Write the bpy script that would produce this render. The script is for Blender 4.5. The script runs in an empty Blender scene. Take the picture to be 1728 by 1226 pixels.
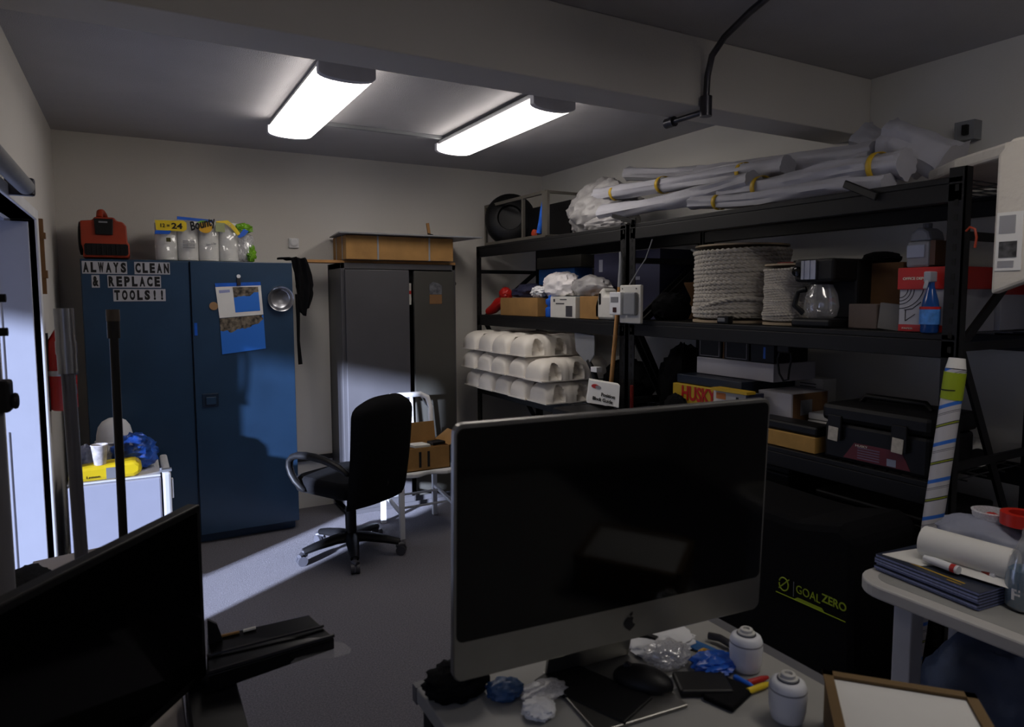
import bpy, math, random
from mathutils import Vector, Matrix, noise
PI = math.pi
sc = bpy.context.scene
COL = sc.collection

# ------------------------------------------------------------------ camera, sky, sun, exposure
EYE = Vector((0, 0, 1.6))
RGT = Vector((0.87372542, -0.48640768, -0.00338353))
FWD = Vector((0.48453924, 0.87093808, -0.0817838))
UPV = Vector((0.04272711, 0.06981713, 0.99664435))
F_PX = 1147.8
cam = bpy.data.cameras.new('camera'); camo = bpy.data.objects.new('camera', cam); COL.objects.link(camo)
mt = Matrix.Identity(4)
for i, c in enumerate((RGT, UPV, -FWD)):
    for j in range(3): mt[j][i] = c[j]
mt.translation = EYE
camo.matrix_world = mt
cam.sensor_width = 36; cam.lens = F_PX / 1728 * 36; cam.shift_y = -19 / 1728
cam.clip_start = .05; cam.clip_end = 200
cam.dof.use_dof = True; cam.dof.focus_distance = 4.2; cam.dof.aperture_fstop = 5.6
sc.camera = camo
sc.view_settings.view_transform = 'Standard'; sc.view_settings.look = 'None'
sc.view_settings.gamma = 1; sc.view_settings.exposure = 0
sc.view_settings.use_curve_mapping = False

w = bpy.data.worlds.new('sky'); sc.world = w; w.use_nodes = True
wn = w.node_tree; wn.nodes.clear()
wo = wn.nodes.new('ShaderNodeOutputWorld'); wb = wn.nodes.new('ShaderNodeBackground')
tc = wn.nodes.new('ShaderNodeTexCoord'); sx = wn.nodes.new('ShaderNodeSeparateXYZ'); cr = wn.nodes.new('ShaderNodeValToRGB')
mr = wn.nodes.new('ShaderNodeMapRange'); mr.inputs[1].default_value = -.5; mr.inputs[2].default_value = .5
wn.links.new(tc.outputs['Generated'], sx.inputs[0]); wn.links.new(sx.outputs[2], mr.inputs[0]); wn.links.new(mr.outputs[0], cr.inputs[0])
cr.color_ramp.elements[0].color = (.46, .51, .80, 1); cr.color_ramp.elements[0].position = .3
cr.color_ramp.elements[1].color = (.30, .34, .52, 1); cr.color_ramp.elements[1].position = .85
wn.links.new(cr.outputs[0], wb.inputs[0]); wn.links.new(wb.outputs[0], wo.inputs[0]); wb.inputs[1].default_value = 1.15

sun = bpy.data.lights.new('low_sun', 'SUN'); suno = bpy.data.objects.new('low_sun', sun); COL.objects.link(suno)
sun.energy = 30; sun.angle = math.radians(1.6); sun.color = (.66, .75, 1.0)
SUN_DIR = Vector((.83, .56, -.20))
suno.rotation_euler = SUN_DIR.to_track_quat('-Z', 'Y').to_euler()
LAMP = 8.0          # emission of the ceiling lamps' diffusers

# a photograph pixel (1728 x 1226) carried out to a plane of the room
def ray(x, y): return RGT * (x - 864) + FWD * F_PX + UPV * (594 - y)
def PZ(x, y, z=0): d = ray(x, y); return EYE + d * ((z - EYE.z) / d.z)
def PX(x, y, X): d = ray(x, y); return EYE + d * (X / d.x)
def PY(x, y, Y): d = ray(x, y); return EYE + d * (Y / d.y)

# ------------------------------------------------------------------ materials
MATS = {}
def lin(c): return tuple(((v / 255 + .055) / 1.055) ** 2.4 if v > 10 else v / 255 / 12.92 for v in c)
def mat(name, rgb, rough=.6, metal=0, var=.08, scale=8, bump=0, bscale=60, trans=0, alpha=1, spec=.5, emit=0, coat=0):
    if name in MATS: return MATS[name]
    m = bpy.data.materials.new(name); m.use_nodes = True; nt = m.node_tree
    b = nt.nodes['Principled BSDF']; c = lin(rgb)
    b.inputs['Roughness'].default_value = rough; b.inputs['Metallic'].default_value = metal
    b.inputs['Specular IOR Level'].default_value = spec
    if var:
        t = nt.nodes.new('ShaderNodeTexCoord'); n = nt.nodes.new('ShaderNodeTexNoise'); r = nt.nodes.new('ShaderNodeValToRGB')
        n.inputs['Scale'].default_value = scale; n.inputs['Detail'].default_value = 5
        nt.links.new(t.outputs['Object'], n.inputs['Vector']); nt.links.new(n.outputs[0], r.inputs[0])
        r.color_ramp.elements[0].position = .3; r.color_ramp.elements[1].position = .7
        r.color_ramp.elements[0].color = tuple(v * (1 - var) for v in c) + (1,)
        r.color_ramp.elements[1].color = tuple(min(1, v * (1 + var)) for v in c) + (1,)
        nt.links.new(r.outputs[0], b.inputs['Base Color'])
    else:
        b.inputs['Base Color'].default_value = c + (1,)
    if bump:
        t = nt.nodes.new('ShaderNodeTexCoord'); n = nt.nodes.new('ShaderNodeTexNoise'); bp = nt.nodes.new('ShaderNodeBump')
        n.inputs['Scale'].default_value = bscale; n.inputs['Detail'].default_value = 4
        bp.inputs['Strength'].default_value = bump; bp.inputs['Distance'].default_value = .01
        nt.links.new(t.outputs['Object'], n.inputs['Vector']); nt.links.new(n.outputs[0], bp.inputs['Height'])
        nt.links.new(bp.outputs[0], b.inputs['Normal'])
    if trans: b.inputs['Transmission Weight'].default_value = trans; b.inputs['IOR'].default_value = 1.45
    if alpha < 1: b.inputs['Alpha'].default_value = alpha
    if coat: b.inputs['Coat Weight'].default_value = coat; b.inputs['Coat Roughness'].default_value = .05
    if emit: b.inputs['Emission Color'].default_value = c + (1,); b.inputs['Emission Strength'].default_value = emit
    MATS[name] = m; return m

WALL = mat('wall_paint', (214, 210, 203), .75, var=.03, scale=2, bump=.12, bscale=140)
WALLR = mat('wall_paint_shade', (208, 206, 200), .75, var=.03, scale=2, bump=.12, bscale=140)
CEIL = mat('ceiling_paint', (178, 177, 180), .85, var=.04, scale=3, bump=.35, bscale=220)
CARPET = mat('grey_carpet', (120, 118, 124), .95, var=.28, scale=140, bump=.8, bscale=320, spec=.1)
BLACK = mat('black_plastic', (12, 12, 14), .5, var=.1, spec=.3)
BLACKM = mat('black_powder_coat', (12, 12, 14), .55, var=.15, scale=20, spec=.35)
BLACKF = mat('black_fabric', (9, 9, 12), .9, var=.2, scale=60, bump=.3, bscale=300, spec=.15)
BLACKG = mat('black_glass', (4, 4, 5), .08, var=0, spec=.35)
WHITE = mat('white_plastic', (225, 226, 228), .45, var=.04)
WHITES = mat('white_soft', (168, 168, 176), .6, var=.06, scale=12, bump=.15, bscale=30)
OFFW = mat('offwhite_plastic', (205, 203, 196), .5, var=.06)
PAPER = mat('white_paper', (222, 221, 216), .8, var=.04)
CARD = mat('cardboard', (150, 112, 62), .85, var=.14, scale=10, bump=.1, bscale=80)
CARDD = mat('dark_cardboard', (110, 78, 46), .85, var=.14, scale=10)
BLUEC = mat('blue_enamel', (37, 62, 88), .33, var=.14, scale=4, bump=.04, bscale=8, spec=.5)
GREYC = mat('grey_enamel', (68, 67, 70), .38, var=.1, scale=3, bump=.03, bscale=10)
STEEL = mat('steel', (170, 172, 178), .28, 1, var=.1, scale=14)
DSTEEL = mat('dark_steel', (84, 84, 90), .35, 1, var=.2, scale=14)
ALU = mat('brushed_aluminium', (150, 149, 145), .34, .95, var=.04, scale=20)
WOOD = mat('pale_wood', (178, 130, 76), .6, var=.2, scale=9)
YEL = mat('yellow_film', (226, 196, 30), .4, var=.1)
YTAPE = mat('yellow_tape', (196, 160, 34), .5, var=.1)
ORANGE = mat('orange_plastic', (150, 46, 12), .5, var=.12)
RED = mat('red_enamel', (176, 30, 24), .4, var=.1)
BLUEF = mat('blue_film', (28, 92, 196), .35, var=.2, scale=20)
NAVY = mat('navy_box', (34, 36, 62), .6, var=.1)
GREEN = mat('green_film', (110, 164, 30), .45, var=.2, scale=30)
LIME = mat('lime_ink', (150, 170, 20), .6, var=.1)
INK = mat('black_ink', (18, 18, 20), .8, var=0)
GREYP = mat('grey_plastic', (128, 130, 134), .5, var=.08)
ROPE = mat('white_rope', (180, 174, 164), .75, var=.1, scale=60)
FOAM = mat('white_foam', (206, 200, 188), .9, var=.06, scale=6, bump=.3, bscale=40)
BROWNLAM = mat('taupe_laminate', (150, 142, 136), .6, var=.06)
def clear(name, tint=(1, 1, 1), gl=.12, rough=.1, mixv=.25, diff=(.8, .8, .82)):
    if name in MATS: return MATS[name]
    m = bpy.data.materials.new(name); m.use_nodes = True; nt = m.node_tree; nt.nodes.clear()
    o = nt.nodes.new('ShaderNodeOutputMaterial'); t = nt.nodes.new('ShaderNodeBsdfTransparent'); g = nt.nodes.new('ShaderNodeBsdfGlossy')
    d = nt.nodes.new('ShaderNodeBsdfDiffuse'); m1 = nt.nodes.new('ShaderNodeMixShader'); m2 = nt.nodes.new('ShaderNodeMixShader')
    n = nt.nodes.new('ShaderNodeTexNoise'); n.inputs['Scale'].default_value = 20
    mm = nt.nodes.new('ShaderNodeMath'); mm.operation = 'MULTIPLY'; mm.inputs[1].default_value = mixv * 2
    nt.links.new(n.outputs[0], mm.inputs[0]); nt.links.new(mm.outputs[0], m2.inputs[0])
    t.inputs[0].default_value = tint + (1,); g.inputs['Roughness'].default_value = rough; d.inputs[0].default_value = diff + (1,)
    m1.inputs[0].default_value = gl
    nt.links.new(t.outputs[0], m1.inputs[1]); nt.links.new(g.outputs[0], m1.inputs[2])
    nt.links.new(m1.outputs[0], m2.inputs[1]); nt.links.new(d.outputs[0], m2.inputs[2]); nt.links.new(m2.outputs[0], o.inputs[0])
    MATS[name] = m; return m
PANE = clear('window_glass', gl=.06, rough=.02, mixv=0.0)
FILM = clear('clear_film', gl=.3, rough=.18, mixv=.4)
FROST = clear('frosted_film', gl=.2, rough=.3, mixv=.5)
JAR = clear('clear_jar', gl=.2, rough=.1, mixv=.15)
BAGW = mat('white_bag_film', (150, 148, 148), .4, var=.12, scale=18, bump=.5, bscale=22)

# ------------------------------------------------------------------ mesh collector
class MB:
    def __init__(s): s.v = []; s.f = []; s.m = []; s.cur = 0
    def mi(s, i): s.cur = i; return s
    def add(s, vs, fs):
        b = len(s.v); s.v += [Vector(p) for p in vs]
        for f in fs: s.f.append([b + i for i in f]); s.m.append(s.cur)
        return s
    def box(s, x0, x1, y0, y1, z0, z1):
        return s.add([(x, y, z) for x in (x0, x1) for y in (y0, y1) for z in (z0, z1)],
                     [(0, 1, 3, 2), (4, 6, 7, 5), (0, 4, 5, 1), (2, 3, 7, 6), (0, 2, 6, 4), (1, 5, 7, 3)])
    def obox(s, c, size, rz=0, rx=0, ry=0):
        r = Matrix.Rotation(rz, 3, 'Z') @ Matrix.Rotation(ry, 3, 'Y') @ Matrix.Rotation(rx, 3, 'X')
        a, b, d = (q / 2 for q in size); c = Vector(c)
        return s.add([c + r @ Vector((x, y, z)) for x in (-a, a) for y in (-b, b) for z in (-d, d)],
                     [(0, 1, 3, 2), (4, 6, 7, 5), (0, 4, 5, 1), (2, 3, 7, 6), (0, 2, 6, 4), (1, 5, 7, 3)])
    def bar(s, p0, p1, a, b, up=(0, 0, 1)):
        p0, p1 = Vector(p0), Vector(p1); d = (p1 - p0).normalized(); u = Vector(up)
        if abs(d.dot(u)) > .95: u = Vector((1, 0, 0))
        x = d.cross(u).normalized() * a / 2; y = x.cross(d).normalized() * b / 2
        return s.add([p + i * x + j * y for p in (p0, p1) for i, j in ((-1, -1), (1, -1), (1, 1), (-1, 1))],
                     [(0, 3, 2, 1), (4, 5, 6, 7), (0, 1, 5, 4), (1, 2, 6, 5), (2, 3, 7, 6), (3, 0, 4, 7)])
    def tube(s, pts, r, n=10, caps=True, star=0, tw=0, flat=1, seed=None, wob=0):
        pts = [Vector(p) for p in pts]; k = len(pts); vs = []; fs = []
        t = (pts[1] - pts[0]).normalized(); u = t.orthogonal().normalized()
        if abs(t.z) < .9: u = Vector((0, 0, 1)).cross(t).normalized()
        for i, p in enumerate(pts):
            t = (pts[min(i + 1, k - 1)] - pts[max(i - 1, 0)])
            t = t.normalized() if t.length > 1e-9 else Vector((0, 0, 1))
            u = (u - t * u.dot(t)).normalized(); q = t.cross(u)
            rr = r[i] if isinstance(r, (list, tuple)) else r
            for j in range(n):
                a = 2 * PI * j / n
                m = rr * (1 + star * math.cos(3 * (a - tw * i)))
                if wob: m *= 1 + wob * (noise.noise(Vector((math.cos(a) * 2.2, math.sin(a) * 2.2, i * .10 + (seed or 0) * 7.3))) + .25 * noise.noise(Vector((math.cos(a) * 1.5, math.sin(a) * 1.5, i * .5))))
                vs.append(p + u * math.cos(a) * m + q * math.sin(a) * m * flat)
        for i in range(k - 1):
            for j in range(n): fs.append((i * n + j, i * n + (j + 1) % n, (i + 1) * n + (j + 1) % n, (i + 1) * n + j))
        if caps: fs.append(tuple(range(n))[::-1]); fs.append(tuple((k - 1) * n + j for j in range(n)))
        return s.add(vs, fs)
    def cyl(s, p0, p1, r, r1=None, n=20): return s.tube([p0, p1], [r, r if r1 is None else r1], n)
    def lathe(s, c, prof, n=24, ax=(0, 0, 1), sq=1):
        c = Vector(c); a = Vector(ax).normalized(); u = a.orthogonal().normalized(); q = a.cross(u); vs = []; fs = []; k = len(prof)
        for r, z in prof:
            for j in range(n):
                t = 2 * PI * j / n; ct, st = math.cos(t), math.sin(t)
                vs.append(c + a * z + u * ct * r + q * st * r * sq)
        for i in range(k - 1):
            for j in range(n): fs.append((i * n + j, i * n + (j + 1) % n, (i + 1) * n + (j + 1) % n, (i + 1) * n + j))
        fs.append(tuple(range(n))[::-1]); fs.append(tuple((k - 1) * n + j for j in range(n)))
        return s.add(vs, fs)
    def prism(s, poly, o, u, v, d):
        o, u, v, d = Vector(o), Vector(u), Vector(v), Vector(d); n = len(poly)
        vs = [o + u * a + v * b for a, b in poly]; vs += [p + d for p in vs]
        fs = [tuple(range(n)), tuple(range(n, 2 * n))[::-1]] + [(i, i + n, (i + 1) % n + n, (i + 1) % n) for i in range(n)]
        return s.add(vs, fs)
    def grid(s, fn, nu, nv):
        vs = [fn(i / nu, j / nv) for i in range(nu + 1) for j in range(nv + 1)]
        fs = [(i * (nv + 1) + j, (i + 1) * (nv + 1) + j, (i + 1) * (nv + 1) + j + 1, i * (nv + 1) + j + 1) for i in range(nu) for j in range(nv)]
        return s.add(vs, fs)
    def blob(s, c, rad, seed=0, amp=.25, freq=2.2, nu=36, nv=22, flat=None, rz=0, ridge=True):
        c = Vector(c); vs = []; R3 = Matrix.Rotation(rz, 3, 'Z')
        for j in range(nv + 1):
            ph = PI * j / nv
            for i in range(nu):
                a = 2 * PI * i / nu
                d = Vector((math.sin(ph) * math.cos(a), math.sin(ph) * math.sin(a), -math.cos(ph)))
                q = d * freq + Vector((seed * 3.1, seed * 1.7, 0))
                h = noise.noise(q) + .5 * noise.noise(q * 2.3)
                if ridge: h = .6 * h + .5 * (.5 - abs(noise.noise(q * 1.7 + Vector((9, 0, 0)))) * 2) + .25 * (.5 - 2 * abs(noise.noise(q * 4.1)))
                m = 1 + amp * h
                p = Vector((d.x * rad[0], d.y * rad[1], d.z * rad[2])) * m
                if flat is not None: p.z = max(p.z, flat - c.z)
                vs.append(c + R3 @ p)
        fs = [(j * nu + i, j * nu + (i + 1) % nu, (j + 1) * nu + (i + 1) % nu, (j + 1) * nu + i) for j in range(nv) for i in range(nu)]
        return s.add(vs, fs)

WM = {}
def setm(o, parent, world):
    WM[o.name] = world
    if parent: o.parent = parent; o.matrix_local = WM[parent.name].inverted() @ world
    else: o.matrix_world = world
def tag(o, label, cat=None, group=None):
    if label: o['label'] = label
    if cat: o['category'] = cat
    if group: o['group'] = group
    return o
def thing(name, label, cat, loc=(0, 0, 0), rz=0, group=None):
    o = bpy.data.objects.new(name, None); COL.objects.link(o); o.empty_display_size = .05
    setm(o, None, Matrix.Translation(Vector(loc)) @ Matrix.Rotation(rz, 4, 'Z'))
    return tag(o, label, cat, group)
# verts are given in world space unless local=True (then in the parent's frame)
def obj(name, mb, mats, parent=None, local=False, bevel=0, smooth=False, sub=0, solid=0, label=None, loc=None):
    me = bpy.data.meshes.new(name)
    if loc is None:
        if parent: base = WM[parent.name]
        else:
            xs = [p.x for p in mb.v]; ys = [p.y for p in mb.v]; zs = [p.z for p in mb.v]
            base = Matrix.Translation(((min(xs) + max(xs)) / 2, (min(ys) + max(ys)) / 2, min(zs)))
    else: base = Matrix.Translation(loc)
    inv = Matrix.Identity(4) if local else base.inverted()
    me.from_pydata([tuple(inv @ p) for p in mb.v], [], mb.f)
    for m in (mats if isinstance(mats, list) else [mats]): me.materials.append(m)
    for p, i in zip(me.polygons, mb.m): p.material_index = i; p.use_smooth = smooth
    import bmesh
    bm = bmesh.new(); bm.from_mesh(me); bmesh.ops.recalc_face_normals(bm, faces=bm.faces); bm.to_mesh(me); bm.free()
    o = bpy.data.objects.new(name, me); COL.objects.link(o); setm(o, parent, base)
    if solid: md = o.modifiers.new('solid', 'SOLIDIFY'); md.thickness = solid
    if bevel:
        md = o.modifiers.new('bevel', 'BEVEL'); md.width = bevel; md.segments = 2; md.limit_method = 'ANGLE'; md.angle_limit = math.radians(40)
    if sub: md = o.modifiers.new('sub', 'SUBSURF'); md.levels = sub; md.render_levels = sub
    if smooth and not sub:
        try:
            me.set_sharp_from_angle(angle=math.radians(50))
        except Exception: pass
    if label: o['label'] = label
    return o
def single(name, label, cat, mb, mats, group=None, **k):
    return tag(obj(name, mb, mats, **k), label, cat, group)
def struct(name, mb, m, parent=None, **k):
    o = obj(name, mb, m, parent, **k)
    if not parent: o['kind'] = 'structure'
    return o
def copy_tree(o, loc, rz, label, group=None):
    def cp(s, par):
        c = s.copy(); COL.objects.link(c)
        if par: c.parent = par
        for ch in list(s.children): cp(ch, c)
        return c
    c = cp(o, None); c.location = loc; c.rotation_euler = (0, 0, rz); c['label'] = label
    if group: c['group'] = group
    return c
def text(name, s, o, u, v, m, parent, width=None, height=.05, bold=0, depth=.0006, center=False):
    cu = bpy.data.curves.new(name, 'FONT'); cu.body = s; cu.extrude = depth; cu.offset = bold; cu.size = 1; cu.resolution_u = 3
    ob = bpy.data.objects.new(name, cu); COL.objects.link(ob)
    me = bpy.data.meshes.new_from_object(ob.evaluated_get(bpy.context.evaluated_depsgraph_get()))
    COL.objects.unlink(ob); bpy.data.objects.remove(ob)
    xs = [q.co.x for q in me.vertices]; ys = [q.co.y for q in me.vertices]
    x0, x1, y0, y1 = min(xs), max(xs), min(ys), max(ys)
    kx = (width / (x1 - x0)) if width else height / (y1 - y0); ky = height / (y1 - y0)
    o, u, v = Vector(o), Vector(u).normalized(), Vector(v).normalized(); n = u.cross(v)
    inv = WM[parent.name].inverted(); off = (x1 - x0) / 2 if center else 0
    for q in me.vertices:
        q.co = inv @ (o + u * (q.co.x - x0 - off) * kx + v * (q.co.y - y0) * ky + n * (q.co.z + depth))
    me.materials.clear(); me.materials.append(m)
    t = bpy.data.objects.new(name, me); COL.objects.link(t); setm(t, parent, WM[parent.name].copy()); return t
X, Y, Z = Vector((1, 0, 0)), Vector((0, 1, 0)), Vector((0, 0, 1))
def rrect(w, h, r, n=5):
    P = []
    for cx, cy, a0 in ((w / 2 - r, h / 2 - r, 0), (-w / 2 + r, h / 2 - r, 90), (-w / 2 + r, -h / 2 + r, 180), (w / 2 - r, -h / 2 + r, 270)):
        for k in range(n + 1):
            a = math.radians(a0 + 90 * k / n); P.append((cx + r * math.cos(a), cy + r * math.sin(a)))
    return P
def arc(c, r, a0, a1, n=10): return [(c[0] + r * math.cos(a0 + (a1 - a0) * i / n), c[1] + r * math.sin(a0 + (a1 - a0) * i / n)) for i in range(n + 1)]

# ------------------------------------------------------------------ the room
XL, XR, YB, YF, ZC = -.40, 3.20, 5.20, -2.8, 2.65
W0, W1 = -1.4, .8                      # window in the left wall beside the desks
D0, D1, DZ = 2.80, 4.06, 1.98          # doorway in the left wall
struct('floor', MB().box(XL - .15, XR + .1, YF - .1, YB + .1, -.1, 0), CARPET)
struct('ceiling', MB().box(XL - .15, XR + .1, YF - .1, YB + .1, ZC, ZC + .1), CEIL)
struct('wall_back', MB().box(XL - .15, XR + .1, YB, YB + .1, 0, ZC), WALL)
struct('wall_right', MB().box(XR, XR + .1, YF, YB, 0, ZC), WALLR)
struct('wall_front', MB().box(XL - .15, XR + .1, YF - .1, YF, 0, ZC), WALL)
struct('wall_left', MB().box(XL - .12, XL, YF, W0, 0, ZC).box(XL - .12, XL, W1, D0, 0, ZC).box(XL - .12, XL, W0, W1, 0, .95).box(XL - .12, XL, W0, W1, 2.1, ZC).box(XL - .12, XL, D1, YB, 0, ZC).box(XL - .12, XL, D0, D1, DZ, ZC), WALL)
struct('trim_beam', MB().box(XL, XR, 2.13, 2.33, 2.375, ZC), WALL, bevel=.006)
struct('trim_back', MB().box(XL, XR, YB - .025, YB, .365, .40), mat('dark_rail', (34, 33, 34), .6))
struct('baseboard_left', MB().box(XL, XL + .012, D1 + .05, YB, 0, .09), WALL)
# white door standing open to the yard: frame and leaf
dr = MB().box(XL - .10, XL + .012, D1, D1 + .05, 0, DZ + .05).box(XL - .10, XL + .012, D0 - .05, D0, 0, DZ + .05).box(XL - .10, XL + .012, D0, D1, DZ, DZ + .05)
d1 = struct('door_1', dr, WHITE, bevel=.004)
dl = MB().box(-1.32, XL - .025, D1 - .012, D1 + .028, .01, DZ - .01)
for a, b in ((.25, .95), (1.08, 1.80)): dl.box(-1.18, -.55, D1 - .018, D1 - .012, a, b)
lf = obj('door_leaf', dl, mat('door_paint', (186, 190, 204), .45, var=.02), d1, bevel=.004)
obj('door_handle', MB().cyl((-1.25, D1 - .012, 1.0), (-1.25, D1 - .06, 1.0), .012).cyl((-1.25, D1 - .06, 1.0), (-1.14, D1 - .06, 1.0), .010), DSTEEL, lf, smooth=True)
# outside: paving, and unseen pieces added to cut and dim the sunlight
w1 = struct('window_1', MB().box(XL - .10, XL + .01, W0 - .05, W0, .90, 2.15).box(XL - .10, XL + .01, W1, W1 + .05, .90, 2.15).box(XL - .10, XL + .01, W0, W1, 2.10, 2.15).box(XL - .10, XL + .03, W0, W1, .90, .95).box(XL - .08, XL - .05, (W0 + W1) / 2 - .03, (W0 + W1) / 2 + .03, .95, 2.1), WHITE, bevel=.003)
obj('glass_pane', MB().box(XL - .068, XL - .064, W0, W1, .95, 2.1), PANE, w1)
struct('ground', MB().box(-60, XL - .15, -60, 60, -.12, -.02), mat('paving', (150, 150, 162), .9, var=.06, scale=3))
struct('added_eave', MB().box(-1.15, XL - .12, 2.2, 6.2, 2.02, 2.20), mat('blocker_grey', (96, 98, 116), .8, var=.1))  # unseen slab, added to darken the top of the doorway view
tag(struct('sun_cut_beam', MB().box(-4.55, -4.45, -1.5, 3.2, 2.46, 4.3).box(-4.55, -4.45, -1.5, -1.4, -.02, 2.40).box(-4.55, -4.45, 3.1, 3.2, -.02, 2.40), mat('blocker_grey', (96, 98, 116), .8, var=.1)), None)  # unseen, added to cut off the top of the sunbeam
struct('sun_block_wall', MB().box(-12.5, -12, -30, -5.9, -.02, 5.6), mat('render', (170, 170, 176), .9, var=.1, scale=1))  # unseen, added to keep direct sun out of the window
struct('sun_block_fence', MB().box(-1.06, -1.0, .9, 2.73, -.02, 2.2), mat('fence_blocker_grey', (150, 148, 146), .8, var=.1))  # unseen, added to trim the near edge of the sun streak
struct('sun_dim_screen', MB().box(-1.43, -1.425, 3.01, 4.9, -.02, 2.3), clear('sun_dim_tint', tint=(.50, .50, .51), gl=.02, rough=.6, mixv=.0))  # unseen tinted sheet, added to dim the sun on fridge and door
# roller blind cassette over the door
rb = thing('roller_blind', 'rolled-up grey blind end above the open white door on the left wall', 'blind', (XL + .06, 3.0, 2.0))
obj('roll', MB().cyl((XL + .065, 2.4, 2.02), (XL + .065, 3.18, 2.02), .030), GREYP, rb, smooth=True)
obj('end_bracket', MB().box(XL, XL + .095, 3.18, 3.20, 1.985, 2.055), DSTEEL, rb, bevel=.012)
# wall plates / conduit
single('conduit_pipe', 'grey metal conduit pipe bent down from the ceiling over the beam', 'pipe',
       MB().tube([(1.55, .9, 2.62), (1.9, 1.55, 2.62), (1.99, 1.80, 2.62), (2.05, 1.98, 2.60), (2.075, 2.07, 2.56), (2.082, 2.10, 2.49), (2.082, 2.105, 2.40)], .013, 12)
       .cyl((2.082, 2.105, 2.41), (2.082, 2.105, 2.33), .024).tube([(2.082, 2.10, 2.352), (2.082, 2.30, 2.352)], .012, 12).cyl((2.082, 2.29, 2.352), (2.082, 2.34, 2.352), .022), DSTEEL, smooth=True)
single('cable_raceway', 'thin dark cable raceway on the ceiling joining the two lit lamps', 'cable duct', MB().box(.87, 1.93, 4.20, 4.225, ZC - .022, ZC), GREYP, bevel=.003)

# ------------------------------------------------------------------ ceiling lamps
def lamp(x, label):
    t = thing('ceiling_lamp', label, 'lamp', (x, 3.66, 2.55), 0, 'wraparound ceiling lamps')
    L = .62; W = .125
    prof = [(-W, .045), (-W, .02)] + [(W * math.sin(a), .02 - .028 * math.cos(a) ** .8 if math.cos(a) > 0 else .02) for a in [math.radians(d) for d in range(-80, 81, 16)]] + [(W, .02), (W, .045)]
    obj('diffuser', MB().prism(prof, (0, -L + .02, 0), X, Z, (0, 2 * L - .04, 0)), mat('lit_diffuser', (255, 246, 238), .4, var=0, emit=LAMP), t, local=True)
    obj('housing', MB().box(-W + .01, W - .01, -L + .02, L - .02, .045, .075), GREYP, t, local=True, bevel=.004)
    for s in (-1, 1):
        e = [(a * 1.02, b * 1.05) for a, b in prof]; e[0] = (-W * 1.02, .06); e[-1] = (W * 1.02, .06)
        obj('end_cap', MB().prism(e, (0, s * L - .02, 0), X, Z, (0, .04, 0)), mat('lamp_grey', (205, 205, 212), .5), t, local=True, bevel=.003)
        obj('bracket', MB().bar((-.06, s * (L - .05), .085), (.10, s * (L - .05), .085), .03, .012).bar((.03, s * (L + .0), .07), (.09, s * (L - .05), .10), .025, .008), DSTEEL, t, local=True)
    return t
l1 = lamp(.865, 'lit ceiling lamp nearer the door, above the blue cabinet')
copy_tree(l1, (1.70, .45, 2.55), 0, 'lit ceiling lamp over the front desks, on the near side of the beam')
copy_tree(l1, (1.925, 3.64, 2.55), 0, 'lit ceiling lamp nearer the shelf racks, above the grey cabinet')

# ------------------------------------------------------------------ blue cabinet
bc = thing('storage_cabinet', 'tall blue two-door metal cabinet with a lettered sign and calendar', 'cabinet', (.34, 4.97, 0))
obj('body', MB().box(-.26, .95, 4.76, 5.18, .06, 1.83).box(-.24, .93, 4.79, 5.16, 0, .06), BLUEC, bc, bevel=.004)
dL = obj('door', MB().box(-.255, .318, 4.742, 4.76, .07, 1.822), BLUEC, bc, bevel=.003)
dR = obj('door', MB().box(.326, .945, 4.728, 4.76, .065, 1.828), BLUEC, bc, bevel=.003)
hb = obj('handle', MB().box(.365, .46, 4.722, 4.728, .90, .985), mat('dark_blue_trim', (22, 40, 62), .4), dR, bevel=.002)
obj('latch', MB().obox((.415, 4.716, .94), (.06, .012, .05)), BLUEC, hb, bevel=.004)
# letters: one pale tile with a black letter each
def sign(line, x0, z0, w, h, y=4.741, dz=0):
    for i, ch in enumerate(line):
        if ch == ' ': continue
        xa = x0 + i * w
        tile = obj('letter_tile', MB().box(xa, xa + w, y - .0012, y, z0 + dz * i, z0 + h + dz * i), mat('pale_tile', (170, 170, 178), .7, var=.04), dL)
        k = text('letter', ch, (xa + w / 2, y - .0014, z0 + h * .1 + dz * i), X, Z, INK, tile, width=w * (.30 if ch == '!' else .74), height=h * .82, bold=.06, depth=.0003, center=True)
sign('ALWAYS CLEAN', -.250, 1.742, .0385, .074)
sign('& REPLACE', -.205, 1.660, .0405, .074)
sign('TOOLS!!', -.098, 1.578, .040, .074)
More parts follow.
